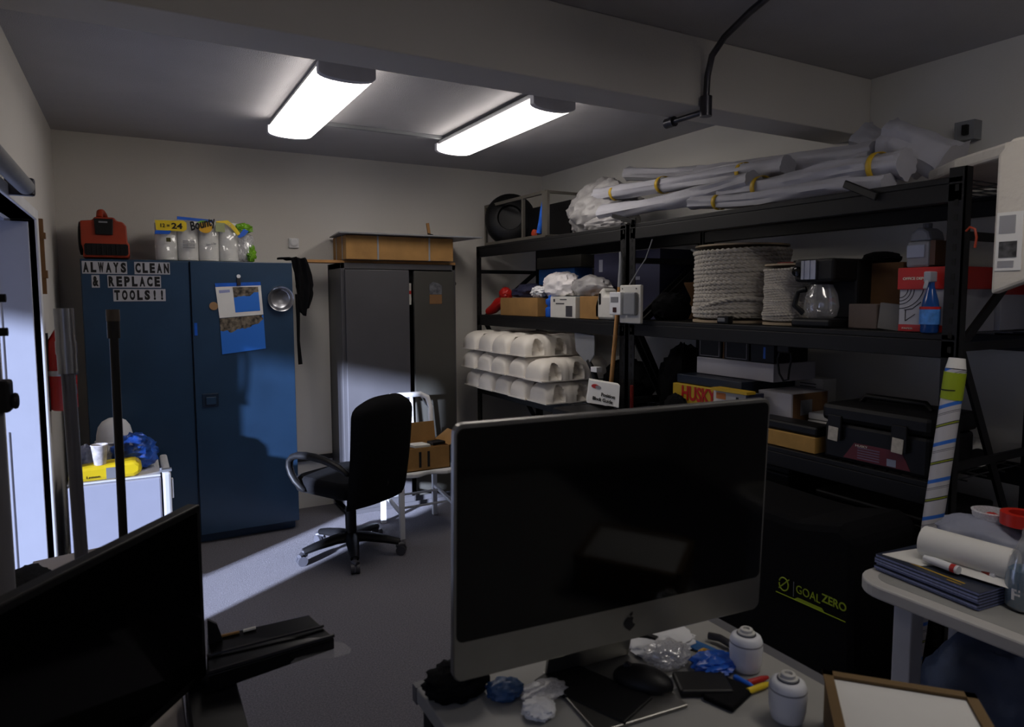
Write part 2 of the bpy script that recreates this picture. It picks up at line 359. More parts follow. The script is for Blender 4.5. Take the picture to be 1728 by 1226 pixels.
# things on the doors
cal = thing('wall_calendar', 'wall calendar with a blue bay photo clipped on the blue cabinet door', 'calendar', (.60, 4.726, 1.3))
def ztilt(x, z): return z + (x - .6) * .0
pg = obj('upper_page', MB().prism([(.464, 1.69), (.740, 1.70), (.752, 1.487), (.484, 1.468)], (0, 4.722, 0), X, Z, (0, .003, 0)), PAPER, cal)
pg2 = obj('lower_page', MB().prism([(.484, 1.464), (.752, 1.484), (.760, 1.262), (.492, 1.234)], (0, 4.722, 0), X, Z, (0, .003, 0)), BLUEF, cal)
def bay(name):
    m = bpy.data.materials.new(name); m.use_nodes = True; nt = m.node_tree; b = nt.nodes['Principled BSDF']
    t = nt.nodes.new('ShaderNodeTexCoord'); sp = nt.nodes.new('ShaderNodeSeparateXYZ'); n = nt.nodes.new('ShaderNodeTexNoise'); n.inputs['Scale'].default_value = 6; n.inputs['Detail'].default_value = 6
    nt.links.new(t.outputs['Object'], n.inputs['Vector']); n.inputs['Scale'].default_value = 40; nt.links.new(t.outputs['Generated'], sp.inputs[0])
    # land along the top and left, sea elsewhere
    a = nt.nodes.new('ShaderNodeMath'); a.operation = 'MULTIPLY_ADD'; a.inputs[1].default_value = -.35; nt.links.new(sp.outputs[0], a.inputs[0]); nt.links.new(sp.outputs[2], a.inputs[2])
    n2 = nt.nodes.new('ShaderNodeTexNoise'); n2.inputs['Scale'].default_value = 9; nt.links.new(t.outputs['Object'], n2.inputs['Vector'])
    c = nt.nodes.new('ShaderNodeMath'); c.operation = 'MULTIPLY_ADD'; c.inputs[1].default_value = .9; nt.links.new(n2.outputs[0], c.inputs[0]); nt.links.new(a.outputs[0], c.inputs[2])
    g = nt.nodes.new('ShaderNodeMath'); g.operation = 'GREATER_THAN'; g.inputs[1].default_value = .96; nt.links.new(c.outputs[0], g.inputs[0])
    r1 = nt.nodes.new('ShaderNodeValToRGB'); r1.color_ramp.elements[0].color = (.02, .015, .01, 1); r1.color_ramp.elements[1].color = (.26, .21, .15, 1); r1.color_ramp.elements[0].position = .35; r1.color_ramp.elements[1].position = .7
    nt.links.new(n.outputs[0], r1.inputs[0])
    mx = nt.nodes.new('ShaderNodeMix'); mx.data_type = 'RGBA'; mx.inputs[6].default_value = (.02, .16, .62, 1)
    nt.links.new(g.outputs[0], mx.inputs[0]); nt.links.new(r1.outputs[0], mx.inputs[7]); nt.links.new(mx.outputs[2], b.inputs['Base Color']); b.inputs['Roughness'].default_value = .5
    return m
BAY = bay('bay_print'); pg2.data.materials[0] = BAY
obj('small_picture', MB().prism([(.568, 1.665), (.724, 1.668), (.733, 1.512), (.580, 1.502)], (0, 4.7212, 0), X, Z, (0, .001, 0)), BAY, pg)
obj('header_band', MB().prism([(.464, 1.69), (.740, 1.70), (.741, 1.678), (.466, 1.666)], (0, 4.7212, 0), X, Z, (0, .001, 0)), BLUEF, pg)
obj('header_note', MB().prism([(.485, 1.645), (.55, 1.65), (.552, 1.632), (.487, 1.626)], (0, 4.7214, 0), X, Z, (0, .001, 0)), mat('faint_blue_ink', (150, 156, 196), .8), pg)
obj('clip', MB().obox((.606, 4.716, 1.70), (.022, .012, .045)).mi(1).cyl((.606, 4.71, 1.735), (.606, 4.725, 1.735), .012), [DSTEEL, WHITE], cal)
single('round_sticker', 'small round brown sticker on the blue cabinet beside the calendar', 'sticker', MB().cyl((.452, 4.722, 1.545), (.452, 4.728, 1.545), .026), mat('tan_sticker', (150, 116, 80), .7))
single('blue_tag', 'small bright blue tag stuck near the blue cabinet door seam', 'tag', MB().box(.335, .352, 4.724, 4.728, 1.36, 1.44), BLUEF)
md = thing('magnetic_parts_dish', 'round stainless steel parts dish stuck to the blue cabinet', 'dish', (.862, 4.72, 1.51))
obj('dish', MB().lathe((.862, 4.728, 1.590), [(.0, .002), (.055, .002), (.064, .008), (.078, .034), (.083, .036), (.084, .032), (.070, 0), (.03, 0)], 40, (0, -1, 0)), STEEL, md, smooth=True)
# on top of the cabinet
bl = thing('air_mover', 'orange carpet-drying blower on top of the blue cabinet', 'blower', (-.125, 4.9, 1.83))
obj('housing', MB().prism([(-.245, 1.84), (-.01, 1.84), (.0, 1.86), (.0, 1.925), (-.01, 1.935), (-.012, 2.03), (-.03, 2.055), (-.06, 2.06), (-.075, 2.08), (-.175, 2.08), (-.19, 2.06), (-.25, 2.055), (-.25, 1.92), (-.24, 1.88)], (0, 4.78, 0), X, Z, (0, .27, 0)), ORANGE, bl, bevel=.008)
obj('intake_side', MB().lathe((-.25, 4.915, 1.96), [(.10, 0), (.10, .012), (.07, .018), (.02, .018)], 28, (-1, 0, 0)), BLACK, bl, smooth=True)
obj('outlet_grille', MB().prism([(a * 1, b) for a, b in [(-.228, 1.855), (-.016, 1.855), (-.008, 1.865), (-.008, 1.912), (-.016, 1.922), (-.228, 1.922), (-.235, 1.912), (-.235, 1.865)]], (0, 4.772, 0), X, Z, (0, .012, 0)), BLACK, bl)
sl = MB()
for i in range(9): sl.box(-.22 + i * .025, -.216 + i * .025, 4.766, 4.774, 1.857, 1.92)
obj('outlet_slats', sl, BLACKM, bl)
obj('control_panel', MB().prism([(-.175, 1.975), (-.085, 1.975), (-.08, 2.07), (-.18, 2.07)], (0, 4.768, 0), X, Z, (0, .014, 0)), BLACK, bl, bevel=.004)
obj('panel_label', MB().box(-.155, -.11, 4.765, 4.768, 2.045, 2.054), GREYP, bl)
obj('handle', MB().tube([(-.15, 4.80, 2.075), (-.148, 4.83, 2.112), (-.14, 4.9, 2.122), (-.13, 4.98, 2.11), (-.125, 5.02, 2.07)], .018, 10), ORANGE, bl, smooth=True)
bp = thing('paper_towel_pack', 'plastic-wrapped pack of white paper towels on the blue cabinet', 'paper towels', (.42, 4.9, 1.83))
rl = MB()
for i in range(4):
    for j in range(2):
        rl.lathe((.205 + i * .122, 4.85 + j * .13, 1.832), [(.055, 0), (.0605, .004), (.0608, .12), (.0608, .245), (.057, .25), (.018, .25)], 22)
obj('towel_rolls', rl, PAPER, bp, smooth=True)
def wrapf(u, v):  # outer film
    a = u; x = .135 + .50 * a + .10 * max(0, a - .78); z = 1.838 + v * .25 * (1 - .35 * max(0, a - .8) * 3)
    return Vector((x, 4.782 - .012 * abs(math.sin(a * PI * 4.2)) + .012 * noise.noise(Vector((x * 22, z * 22, 1))), z + .006 * noise.noise(Vector((x * 18, 5, z)))))
obj('wrapper', MB().grid(wrapf, 50, 16), clear('thin_wrap', gl=.05, rough=.12, mixv=.04), bp, smooth=True, solid=.001)
obj('torn_wrapper_end', MB().blob((.67, 4.87, 1.925), (.06, .09, .105), 3, .22, 1.8, flat=1.832), FILM, bp, smooth=True)
def lab(name, pts, m, y=4.762, par=bp): return obj(name, MB().prism(pts, (0, y, 0), X, Z, (0, .0015, 0)), m, par)
lab('yellow_banner', [(.148, 2.015), (.142, 2.075), (.30, 2.078), (.318, 2.066), (.318, 2.026), (.30, 2.012)], YEL)
lab('blue_banner', [(.138, 1.990), (.142, 2.012), (.23, 2.014), (.22, 1.992)], BLUEF)
lab('top_band', [(.265, 2.085), (.47, 2.075), (.47, 2.092), (.265, 2.104)], BLUEF)
lab('logo_oval', [(.425 + .042 * math.cos(a), 2.045 + .038 * math.sin(a)) for a in [i * PI / 10 for i in range(20)]], mat('amber_film', (214, 160, 20), .4))
lab('logo_leaf', [(.375, 2.068), (.40, 2.085), (.44, 2.085), (.43, 2.074), (.40, 2.070)], GREEN, 4.7608)
lab('green_panel', [(.485, 2.02), (.54, 2.016), (.54, 2.074), (.485, 2.076)], mat('pale_green_film', (150, 158, 110), .5))
for k in range(5): lab('small_print', [(.292, 1.955 - k * .010), (.36, 1.955 - k * .010), (.36, 1.950 - k * .010), (.292, 1.950 - k * .010)], mat('grey_ink', (120, 120, 124), .8), 4.7612)
lab('stamp', [(.20, 1.945), (.225, 1.945), (.225, 1.97), (.20, 1.97)], mat('olive_ink', (70, 66, 30), .8), 4.7612)
text('lettering', 'Bounty', (.345, 4.7595, 2.000), Vector((1, 0, .30)), Vector((-.12, 0, 1)), INK, bp, width=.150, height=.074, bold=.03)
text('lettering', '24', (.232, 4.7600, 2.026), X, Z, INK, bp, width=.062, height=.036, bold=.03)
text('lettering', '12 =', (.172, 4.7600, 2.032), X, Z, INK, bp, width=.05, height=.024, bold=.02)
text('lettering', 'Select-A-Size', (.425, 4.7600, 1.925), Vector((1, 0, .18)), Z, mat('grey_ink', (120, 120, 124), .8), bp, width=.06, height=.016, bold=.02)
ge = MB().blob((.70, 4.80, 1.885), (.028, .03, .05), 5, .5, 3).blob((.66, 4.80, 2.05), (.055, .03, .03), 6, .45, 3, rz=.2)
obj('green_wrapper_end', ge, GREEN, bp, smooth=True)
lab('blue_wrapper_patch', [(.615, 1.99), (.655, 2.045), (.685, 2.03), (.66, 2.0), (.63, 1.985)], BLUEF, 4.765)
lab('yellow_wrapper_patch', [(.49, 2.085), (.56, 2.095), (.60, 2.06), (.635, 2.01), (.615, 2.0), (.58, 2.045), (.54, 2.075), (.49, 2.077)], YEL, 4.766)
# black garment over the corner of the blue cabinet
def cloth(u, v):
    k = max(0, (v - .10) / .90); L_ = .27 + .12 * math.sin(u * 2.6 + .2)
    x = .958 + .122 * u * (.75 + .35 * math.sin(k * 3)) + .03 * k * (1 - u); z = 1.862 - k * L_
    y = 4.765 + .012 * math.sin(u * 13 + k * 3) + .012 * noise.noise(Vector((u * 5, k * 6, 8)))
    if v < .10: t = 1 - v / .10; y += t * .10; x -= t * .085 * (1 - u); z = 1.866 + .006 * math.sin(u * 14)
    return Vector((x, y, z))
gj = thing('hung_garment', 'black garment draped over the right corner of the blue cabinet', 'jacket', (1.0, 4.80, 1.4))
obj('body_cloth', MB().grid(cloth, 24, 30), BLACKF, gj, smooth=True, solid=.012)
obj('sleeve', MB().tube([(.985, 4.77, 1.62), (.985, 4.77, 1.45), (.985, 4.78, 1.30), (.995, 4.78, 1.14)], [.02, .014, .012, .018], 10, flat=.6, wob=.4, seed=2), BLACKF, gj, smooth=True)
single('wall_hook', 'small white bracket high on the back wall between the cabinets', 'hook', MB().box(1.02, 1.09, YB - .02, YB, 1.96, 2.03).lathe((1.055, YB - .02, 2.00), [(.03, 0), (.03, .01), (.018, .014)], 20, (0, -1, 0)), WHITE, bevel=.003)
single('wooden_plank', 'long pale wooden board lying across the top of the grey cabinet', 'board', MB().obox((1.62, 4.92, 1.852), (1.16, .12, .020), rz=-.02), WOOD, bevel=.002)

# ------------------------------------------------------------------ grey cabinet
gc = thing('storage_cabinet', 'grey two-door metal cabinet behind the office chair', 'cabinet', (1.74, 5.0, 0))
obj('body', MB().box(1.295, 2.185, 5.14, 5.18, .04, 1.842).box(1.295, 1.325, 4.82, 5.16, .04, 1.842).box(2.155, 2.185, 4.82, 5.16, .04, 1.842)
    .box(1.295, 2.185, 4.82, 5.16, 1.80, 1.842).box(1.295, 2.185, 4.82, 5.16, .04, .09)
    .box(1.315, 2.165, 4.85, 5.14, 0, .04), GREYC, gc, bevel=.003)
gdl = obj('door', MB().box(1.322, 1.800, 4.800, 4.82, .09, 1.795), GREYC, gc, bevel=.003)
gdr = obj('door', MB().box(1.835, 2.160, 4.790, 4.815, .09, 1.79), mat('grey_enamel_olive', (60, 59, 55), .38, var=.1, scale=3), gc, bevel=.003)
obj('inside_shade_sheet', MB().box(1.33, 2.15, 4.90, 4.91, .1, 1.79), BLACKM, gc, label='black sheet standing in for shade inside the cabinet')  # flat black sheet takes the place of shade behind the doors
obj('keyring', MB().tube([(1.865, 4.78, .86), (1.88, 4.775, .84), (1.90, 4.77, .80), (1.93, 4.78, .77)], .006, 8).lathe((1.862, 4.79, .87), [(.014, 0), (.014, .012), (.005, .014)], 12, (0, -1, 0)), STEEL, gdr, smooth=True)
st = obj('poster', MB().prism([(1.955, 1.545), (2.055, 1.545), (2.055, 1.615), (1.955, 1.615)], (0, 4.786, 0), X, Z, (0, .003, 0)).mi(1).prism([(1.955, 1.617), (2.055, 1.617), (2.055, 1.68), (2.03, 1.70), (1.985, 1.71), (1.955, 1.69)], (0, 4.785, 0), X, Z, (0, .003, 0)),
         [CARDD, mat('silver_print', (110, 112, 118), .3, .6, var=.6, scale=30)], gdr)
single('paper_slip', 'white and red carton peeking out between the grey cabinet doors', 'carton', MB().box(1.806, 1.83, 4.84, 4.89, 1.54, 1.70).mi(1).box(1.808, 1.828, 4.836, 4.84, 1.62, 1.645), [OFFW, RED])
bx = thing('cardboard_box', 'flat strapped cardboard box on top of the grey cabinet', 'box', (1.74, 4.9, 1.863))
obj('carton', MB().box(1.325, 2.145, 4.77, 5.12, 1.866, 2.035), CARD, bx, bevel=.003)
for xs_ in (1.55, 1.945): obj('strap', MB().box(xs_, xs_ + .012, 4.767, 5.123, 1.864, 2.038), GREYP, bx)
for xs_ in (4.86, 5.02): obj('strap', MB().box(1.322, 2.148, xs_, xs_ + .01, 1.864, 2.0382), GREYP, bx)
single('flat_panel', 'wide thin grey board laid over the strapped cardboard box', 'board', MB().prism([(1.26, 4.70), (2.34, 4.66), (2.30, 5.13), (1.31, 5.16)], (0, 0, 2.0405), X, Y, (0, 0, .008)), GREYP)
single('wooden_stake', 'short pale wooden stake standing on the grey board', 'stick', MB().obox((2.05, 5.02, 2.11), (.022, .02, .125), ry=-.15).mi(1).obox((2.06, 5.008, 2.085), (.05, .008, .010), ry=.2), [WOOD, BLACK], bevel=.003)
single('side_magnet', 'small round black magnet on the right side of the grey cabinet', 'magnet', MB().lathe((2.183, 4.86, 1.70), [(.02, 0), (.02, .012), (.012, .02)], 14, (1, 0, 0)), BLACK)

# ------------------------------------------------------------------ mini fridge and its load
fr = thing('mini_fridge', 'small white fridge in front of the blue cabinet', 'fridge', (-.1, 4.35, 0))
obj('body', MB().box(-.335, .095, 4.10, 4.60, .03, .628), mat('fridge_white', (170, 173, 188), .35, var=.02), fr, bevel=.008)
fd = obj('door', MB().box(.103, .145, 4.10, 4.60, .04, .650), WHITE, fr, bevel=.012)
obj('hinge', MB().box(.09, .15, 4.12, 4.16, .650, .662).cyl((.10, 4.13, .655), (.10, 4.13, .672), .008), GREYP, fr)
obj('handle', MB().box(.145, .155, 4.11, 4.14, .50, .61), WHITE, fd, bevel=.004)
obj('top_cover', MB().box(-.335, .095, 4.12, 4.60, .629, .64), WHITE, fr, bevel=.004)
obj('kick_plate', MB().box(-.33, .14, 4.12, 4.58, 0, .03), BLACK, fr)
wp = thing('wipes_packet', 'bright yellow packet of cleaning wipes on the fridge front edge', 'packet', (-.16, 4.165, .6425), .03)
obj('packet', MB().prism([(-.17, 0), (.13, 0), (.165, .02), (.17, .06), (.14, .088), (-.12, .078), (-.17, .05)], (0, -.05, 0), X, Z, (0, .14, 0)), YEL, wp, local=True, bevel=.02)
obj('label_patch', MB().box(.0, .07, -.0525, -.05, .006, .065), GREYP, wp, local=True)
text('lettering', 'Lemon', WM[wp.name] @ Vector((-.09, -.0515, .018)), WM[wp.name].to_3x3() @ X, Z, INK, wp, width=.06, height=.014)
cp = thing('paper_cup', 'printed white paper cup standing on the yellow wipes packet', 'cup', (-.185, 4.15, .722))
obj('cup', MB().lathe((-.185, 4.15, .722), [(.026, 0), (.028, .004), (.039, .10), (.042, .104), (.040, .108), (.034, .104), (.024, .01)], 28), mat('printed_cup', (206, 200, 196), .5, var=.35, scale=30), cp, smooth=True)
single('plastic_bag', 'blue and clear crumpled plastic bag of bread on the fridge', 'bag', MB().blob((-.03, 4.33, .735), (.115, .10, .10), 11, .3, 2.6, flat=.642), mat('bag_blue_print', (40, 84, 170), .3, var=.9, scale=9, bump=.5, bscale=30), smooth=True)
single('plastic_bag', 'small clear plastic bag left of the cup on the fridge', 'bag', MB().blob((-.25, 4.28, .72), (.07, .07, .085), 12, .3, 2.6, flat=.642), mat('bag_grey_print', (120, 126, 150), .3, var=.8, scale=14, bump=.5, bscale=30), smooth=True)
single('plastic_bag', 'clear crumpled food bag behind the paper cup', 'bag', MB().blob((-.13, 4.36, .71), (.07, .08, .08), 13, .3, 2.6, flat=.642), FROST, smooth=True)
single('hard_hat', 'white dome-shaped helmet resting on the bags on the fridge', 'helmet', MB().lathe((-.12, 4.42, .80), [(.0, .125), (.03, .122), (.06, .105), (.08, .075), (.09, .03), (.092, 0), (.10, -.004), (.06, -.006)], 30), WHITE, smooth=True)

# ------------------------------------------------------------------ fire extinguisher on the left wall
ex = thing('fire_extinguisher', 'red fire extinguisher strapped to the left wall by the door', 'fire extinguisher', (-.33, 4.20, 1.1))
ey = 4.205
tb = -.332
obj('cylinder', MB().lathe((tb, ey, 1.02), [(.05, 0), (.062, .01), (.063, .30), (.058, .36), (.03, .41), (.018, .43)], 24), RED, ex, smooth=True)
obj('valve', MB().cyl((tb, ey, 1.45), (tb, ey, 1.48), .018).obox((tb, ey - .03, 1.50), (.02, .11, .014)).obox((tb, ey - .03, 1.525), (.02, .10, .012), rx=-.15), DSTEEL, ex, smooth=False)
obj('hose', MB().tube([(tb, ey - .02, 1.49), (tb + .02, ey - .09, 1.50), (tb + .05, ey - .10, 1.42), (tb + .055, ey - .09, 1.25), (tb + .05, ey - .08, 1.15)], .011, 10), BLACK, ex, smooth=True)
obj('nozzle', MB().cyl((tb + .05, ey - .08, 1.16), (tb + .048, ey - .08, 1.11), .014, .018), STEEL, ex, smooth=True)
obj('strap', MB().tube([(tb + .064 * math.cos(a), ey + .064 * math.sin(a), 1.215) for a in [i * PI / 12 - PI for i in range(25)]], .008, 6, flat=2), STEEL, ex, smooth=True)
obj('wall_bracket', MB().box(XL, XL + .012, ey - .03, ey + .03, 1.02, 1.42), DSTEEL, ex)
single('key_strip', 'narrow brown strip of hooks on the left wall beside the door', 'hook rail', MB().box(XL, XL + .02, 4.20, 4.23, 1.62, 2.0).box(XL, XL + .028, 4.195, 4.235, 1.9, 1.93).box(XL, XL + .028, 4.195, 4.235, 1.7, 1.74), CARDD)

# ------------------------------------------------------------------ office chair
ch = thing('office_chair', 'black high-back office chair on castors facing the blue cabinet', 'chair', (1.13, 4.10, 0), math.radians(28))
# local frame: +Y is where the chair faces
sx_ = MB().prism(rrect(.50, .50, .10, 6), (0, .02, .42), X, Y, (0, 0, .10))
obj('seat', sx_, BLACKF, ch, local=True, bevel=.035, smooth=True)
def backf(u, v, side):
    hgt = v; z = .37 + .66 * hgt; q = abs(u * 2 - 1)
    wd = .25 * (1 - .06 * (1 - hgt) ** 2) * (1 if hgt < .86 else math.sqrt(max(.0, 1 - ((hgt - .86) / .14) ** 2 * .34)))
    x = (u * 2 - 1) * wd
    y = -.215 - .02 * math.sin(hgt * PI) - .07 * hgt ** 1.3 - .035 * (1 - q ** 2)
    z -= .05 * max(0, hgt - .7) / .3 * q ** 3
    rim = min(1, min(u, 1 - u) * 8) ** .5 * min(1, min(v, 1 - v) * 10) ** .5
    y += side * .05 * rim
    return Vector((x, y, z))
bkm = MB().grid(lambda u, v: backf(u, v, 1), 18, 24).grid(lambda u, v: backf(u, v, -1), 18, 24)
obj('backrest', bkm, BLACKF, ch, local=True, smooth=True)
obj('back_bracket', MB().tube([(0, -.30, .62), (0, -.31, .50), (0, -.26, .415), (0, -.05, .405)], .022, 8, flat=.6), BLACK, ch, local=True, smooth=True)
for s in (-1, 1):
    arm = [(s * .25, .10, .44), (s * .285, .17, .50), (s * .29, .22, .60), (s * .285, .19, .66), (s * .28, .08, .675), (s * .27, -.08, .665), (s * .26, -.20, .63), (s * .24, -.25, .58)]
    obj('armrest', MB().tube(arm, [.022, .027, .030, .030, .030, .028, .024, .018], 10, flat=.8), BLACK, ch, local=True, smooth=True, sub=1)
obj('seat_mechanism', MB().box(-.09, .09, -.10, .12, .395, .435).tube([(.09, .03, .41), (.22, .04, .405)], .007, 8), BLACK, ch, local=True, bevel=.005)
obj('gas_lift', MB().cyl((0, 0, .09), (0, 0, .30), .034).cyl((0, 0, .30), (0, 0, .40), .022), BLACK, ch, local=True, smooth=True)
for k in range(5):
    a = math.radians(72 * k + 14); d = Vector((math.cos(a), math.sin(a), 0)); e = d * .30
    lg = obj('base_leg', MB().tube([d * .02 + Z * .115, d * .10 + Z * .115, d * .22 + Z * .098, e + Z * .082], [.044, .040, .032, .026], 8, flat=.8), BLACK, ch, local=True, smooth=True)
    q = Vector((-d.y, d.x, 0)); cs = MB()
    for s in (-1, 1): cs.cyl(e + Z * .030 + q * (s * .006) + d * .012, e + Z * .030 + q * (s * .026) + d * .012, .030, None, 18)
    cs.cyl(e + Z * .05, e + Z * .09, .009, None, 8); cs.tube([e + Z * .06 - d * .02 - q * .012, e + Z * .066 + d * .01, e + Z * .06 + d * .03 + q * .012], .016, 8)
    obj('castor', cs, mat('castor_grey', (58, 58, 64), .45), lg, smooth=True, loc=None) if False else None
    co = MB(); Wp = WM[ch.name]
    co.v = [Wp @ p for p in cs.v]; co.f = cs.f; co.m = cs.m
    obj('castor', co, mat('castor_grey', (58, 58, 64), .45), lg, smooth=True)

# ------------------------------------------------------------------ white plastic chair with the open box
pc = thing('plastic_chair', 'white plastic chair by the grey cabinet holding an open cardboard box', 'chair', (1.70, 4.40, 0))
x0, x1, y0, y1 = 1.475, 1.905, 4.16, 4.60
seat = [(x0, y0 + .02)] + [(x0 + (x1 - x0) * t, y0 + .022 * math.cos(t * 4 * PI) - .012) for t in [i / 16 for i in range(1, 16)]] + [(x1, y0 + .02), (x1, y1 - .03), (x1 - .03, y1), (x0 + .03, y1), (x0, y1 - .03)]
obj('seat', MB().prism(seat, (0, 0, .415), X, Y, (0, 0, .03)), WHITE, pc, bevel=.008)
for lx, ly in ((x0 + .02, y0 + .03), (x1 - .02, y0 + .03), (x0 + .02, y1 - .03), (x1 - .02, y1 - .03)):
    obj('leg', MB().bar((lx, ly, 0), (lx, ly, .42), .035, .03, (0, 1, 0)), WHITE, pc, bevel=.004)
obj('stretcher', MB().cyl((x0 + .02, y0 + .15, .17), (x1 - .02, y0 + .15, .17), .008).cyl((x0 + .02, y1 - .12, .21), (x1 - .02, y1 - .12, .21), .008), WHITE, pc, smooth=True)
for lx in (x0 + .02, x1 - .02): obj('side_stretcher', MB().bar((lx, y0 + .03, .17), (lx, y1 - .03, .22), .025, .02), WHITE, pc, bevel=.003)
bkp = [(x0 + .03, y1 - .02, .43), (x0 + .03, y1 + .0, .80), (x0 + .05, y1 + .015, .87), (x0 + .10, y1 + .02, .895), (x1 - .10, y1 + .02, .895), (x1 - .05, y1 + .015, .87), (x1 - .03, y1 + .0, .80), (x1 - .03, y1 - .02, .43)]
bf = obj('back_frame', MB().tube(bkp, .019, 10, flat=1), WHITE, pc, smooth=True)
for lx in (x0 + .13, 1.735): obj('back_slat', MB().bar((lx, y1 - .01, .44), (lx, y1 + .02, .885), .022, .014, (0, 1, 0)), WHITE, bf, bevel=.003)
ob = thing('cardboard_box', 'open cardboard box with raised flap on the white plastic chair', 'box', (1.68, 4.32, .445))
obj('carton', MB().box(1.50, 1.84, 4.175, 4.181, .446, .60).box(1.50, 1.84, 4.43, 4.436, .446, .60).box(1.50, 1.506, 4.175, 4.436, .446, .60).box(1.834, 1.84, 4.175, 4.436, .446, .60).box(1.50, 1.84, 4.175, 4.436, .446, .452), CARD, ob)
obj('flap', MB().prism([(1.50, .60), (1.84, .60), (1.83, .725), (1.51, .725)], (0, 4.433, 0), X, Z, (0, .005, 0)), CARD, ob)
obj('flap', MB().add([(1.84, 4.18, .60), (1.84, 4.43, .60), (1.93, 4.42, .665), (1.93, 4.19, .665)], [(0, 1, 2, 3)]), CARD, ob, solid=.004)
obj('printed_mark', MB().box(1.615, 1.632, 4.173, 4.175, .47, .575).box(1.675, 1.692, 4.173, 4.175, .47, .575), INK, ob)
single('paper_packet', 'white and black packet lying in the open cardboard box', 'packet', MB().obox((1.65, 4.27, .60), (.14, .10, .02), rz=.3, ry=.08).mi(1).obox((1.77, 4.25, .61), (.10, .08, .02), rz=.2), [PAPER, BLACK], bevel=.004)

# ------------------------------------------------------------------ racks
RX0, RX1 = 2.45, 3.05
def rack(ya, yb, levels, zt, label):
    t = thing('shelving_rack', label, 'shelf rack', ((RX0 + RX1) / 2, (ya + yb) / 2, 0), 0, None)
    for x in (RX0, RX1):
        for y in (ya, yb):
            s = 1 if y == ya else -1; k = 1 if x == RX0 else -1
            pm = MB().box(min(x, x + k * .04), max(x, x + k * .04), min(y, y + s * .006), max(y, y + s * .006), 0, zt).box(min(x, x + k * .005), max(x, x + k * .005), min(y, y + s * .055), max(y, y + s * .055), 0, zt)
            pm.mi(1); sl_ = pm
            for q in range(int(zt / .05) - 1):
                zz = .05 + q * .05
                sl_.box(min(x - k * .0012, x), max(x - k * .0012, x), min(y + s * .022, y + s * .034), max(y + s * .022, y + s * .034), zz, zz + .022)
            obj('post', pm, [BLACKM, mat('slot_dark', (4, 4, 4), .9, var=0)], t)
    for y in (ya, yb):
        s = 1 if y == ya else -1
        fm = MB(); zs = [.12, .52, 1.0, 1.42, 1.80]
        for i, z in enumerate(zs):
            fm.bar((RX0 + .03, y + s * .012, z), (RX1 - .03, y + s * .012, z), .012, .03)
        for a_, b_ in ((.52, .14), (1.42, .54), (1.42, 1.80)): fm.bar((RX0 + .05, y + s * .02, a_), (RX1 - .05, y + s * .02, b_), .012, .035)
        obj('end_brace', fm, BLACKM, t)
    for z in levels:
        for x in (RX0, RX1):
            k = 1 if x == RX0 else -1
            bm_ = MB().box(min(x, x + k * .035), max(x, x + k * .035), ya + .01, yb - .01, z - .085, z - .022).box(min(x + k * .0, x + k * .018), max(x + k * .0, x + k * .018), ya + .01, yb - .01, z - .022, z)
            obj('beam', bm_, BLACKM, t, bevel=.003)
        wm = MB(); n = int((yb - ya) / .05)
        for i in range(1, n): wm.box(RX0 + .01, RX1 - .02, ya + i * .05 - .002, ya + i * .05 + .002, z - .004, z)
        for i in range(5): wm.box(RX0 + .03 + i * .13, RX0 + .035 + i * .13, ya + .03, yb - .03, z - .009, z - .004)
        obj('wire_deck', wm, mat('zinc_wire', (96, 96, 96), .35, .8), t)
    return t
ZT = 2.0
rack(3.07, 4.99, (.35, .90, 1.455, ZT), ZT + .0, 'black steel shelf rack in the back right corner, holding the white tubs')
rack(1.28, 3.05, (.35, .935, 1.465, ZT), ZT + .03, 'nearer black steel shelf rack on the right, holding the rope spools')

# top of the racks -------------------------------------------------
bk = thing('wire_basket_fan', 'black round fan lying inside a metal frame on the far rack top', 'fan', (2.75, 4.5, 2.0))
fy0, fy1 = 4.05, 4.98
obj('round_shroud', MB().lathe((2.66, 4.80, 2.205), [(.12, -.08), (.19, -.07), (.205, -.02), (.20, .05), (.16, .09), (.10, .10), (.09, .07), (.03, .06)], 36, (-.5, -.84, .12)), BLACK, bk, smooth=True)
fm = MB(); fx = 2.53
for z in (2.02, 2.32):
    fm.bar((fx, fy0, z), (fx, fy1, z), .022, .022)
for y, wd in ((fy0 + .01, .07), (fy0 + .32, .022), (fy1 - .01, .022)): fm.bar((fx, y, 2.02), (fx, y, 2.32), wd, .02, (0, 1, 0)) if False else fm.box(fx - .01, fx + .01, y - wd / 2, y + wd / 2, 2.02, 2.32)
for z in (2.02, 2.32):
    for y in (fy0, fy1): fm.bar((fx, y, z), (fx + .4, y, z), .018, .018)
obj('metal_frame', fm, mat('worn_metal', (130, 126, 118), .35, .8), bk)
obj('black_panel', MB().box(2.74, 2.76, 4.07, 4.92, 2.01, 2.28), BLACK, bk)
single('orange_strap_bundle', 'blue and orange strap bundle inside the metal frame', 'strap', MB().tube([(2.56, 4.2, 2.05), (2.565, 4.18, 2.12), (2.56, 4.15, 2.2), (2.565, 4.13, 2.27)], .02, 8).mi(1).blob((2.56, 4.26, 2.05), (.02, .03, .03), 2, .3), [BLUEF, ORANGE], smooth=True)
single('plastic_sack', 'big crumpled translucent plastic sack on the far rack top', 'bag', MB().blob((2.76, 3.70, 2.15), (.20, .29, .20), 21, .26, 1.5, 60, 40, flat=2.003), BAGW, smooth=True)
single('plastic_sack', 'smaller crumpled sack in front of the rolled tarps', 'bag', MB().blob((2.57, 3.42, 2.045), (.07, .20, .05), 23, .3, 1.9, 40, 24, flat=2.003), BAGW, smooth=True)
single('orange_tag', 'tiny orange tag poking up behind the plastic sack', 'tag', MB().obox((2.9, 3.82, 2.36), (.03, .03, .02), rz=.4), ORANGE)
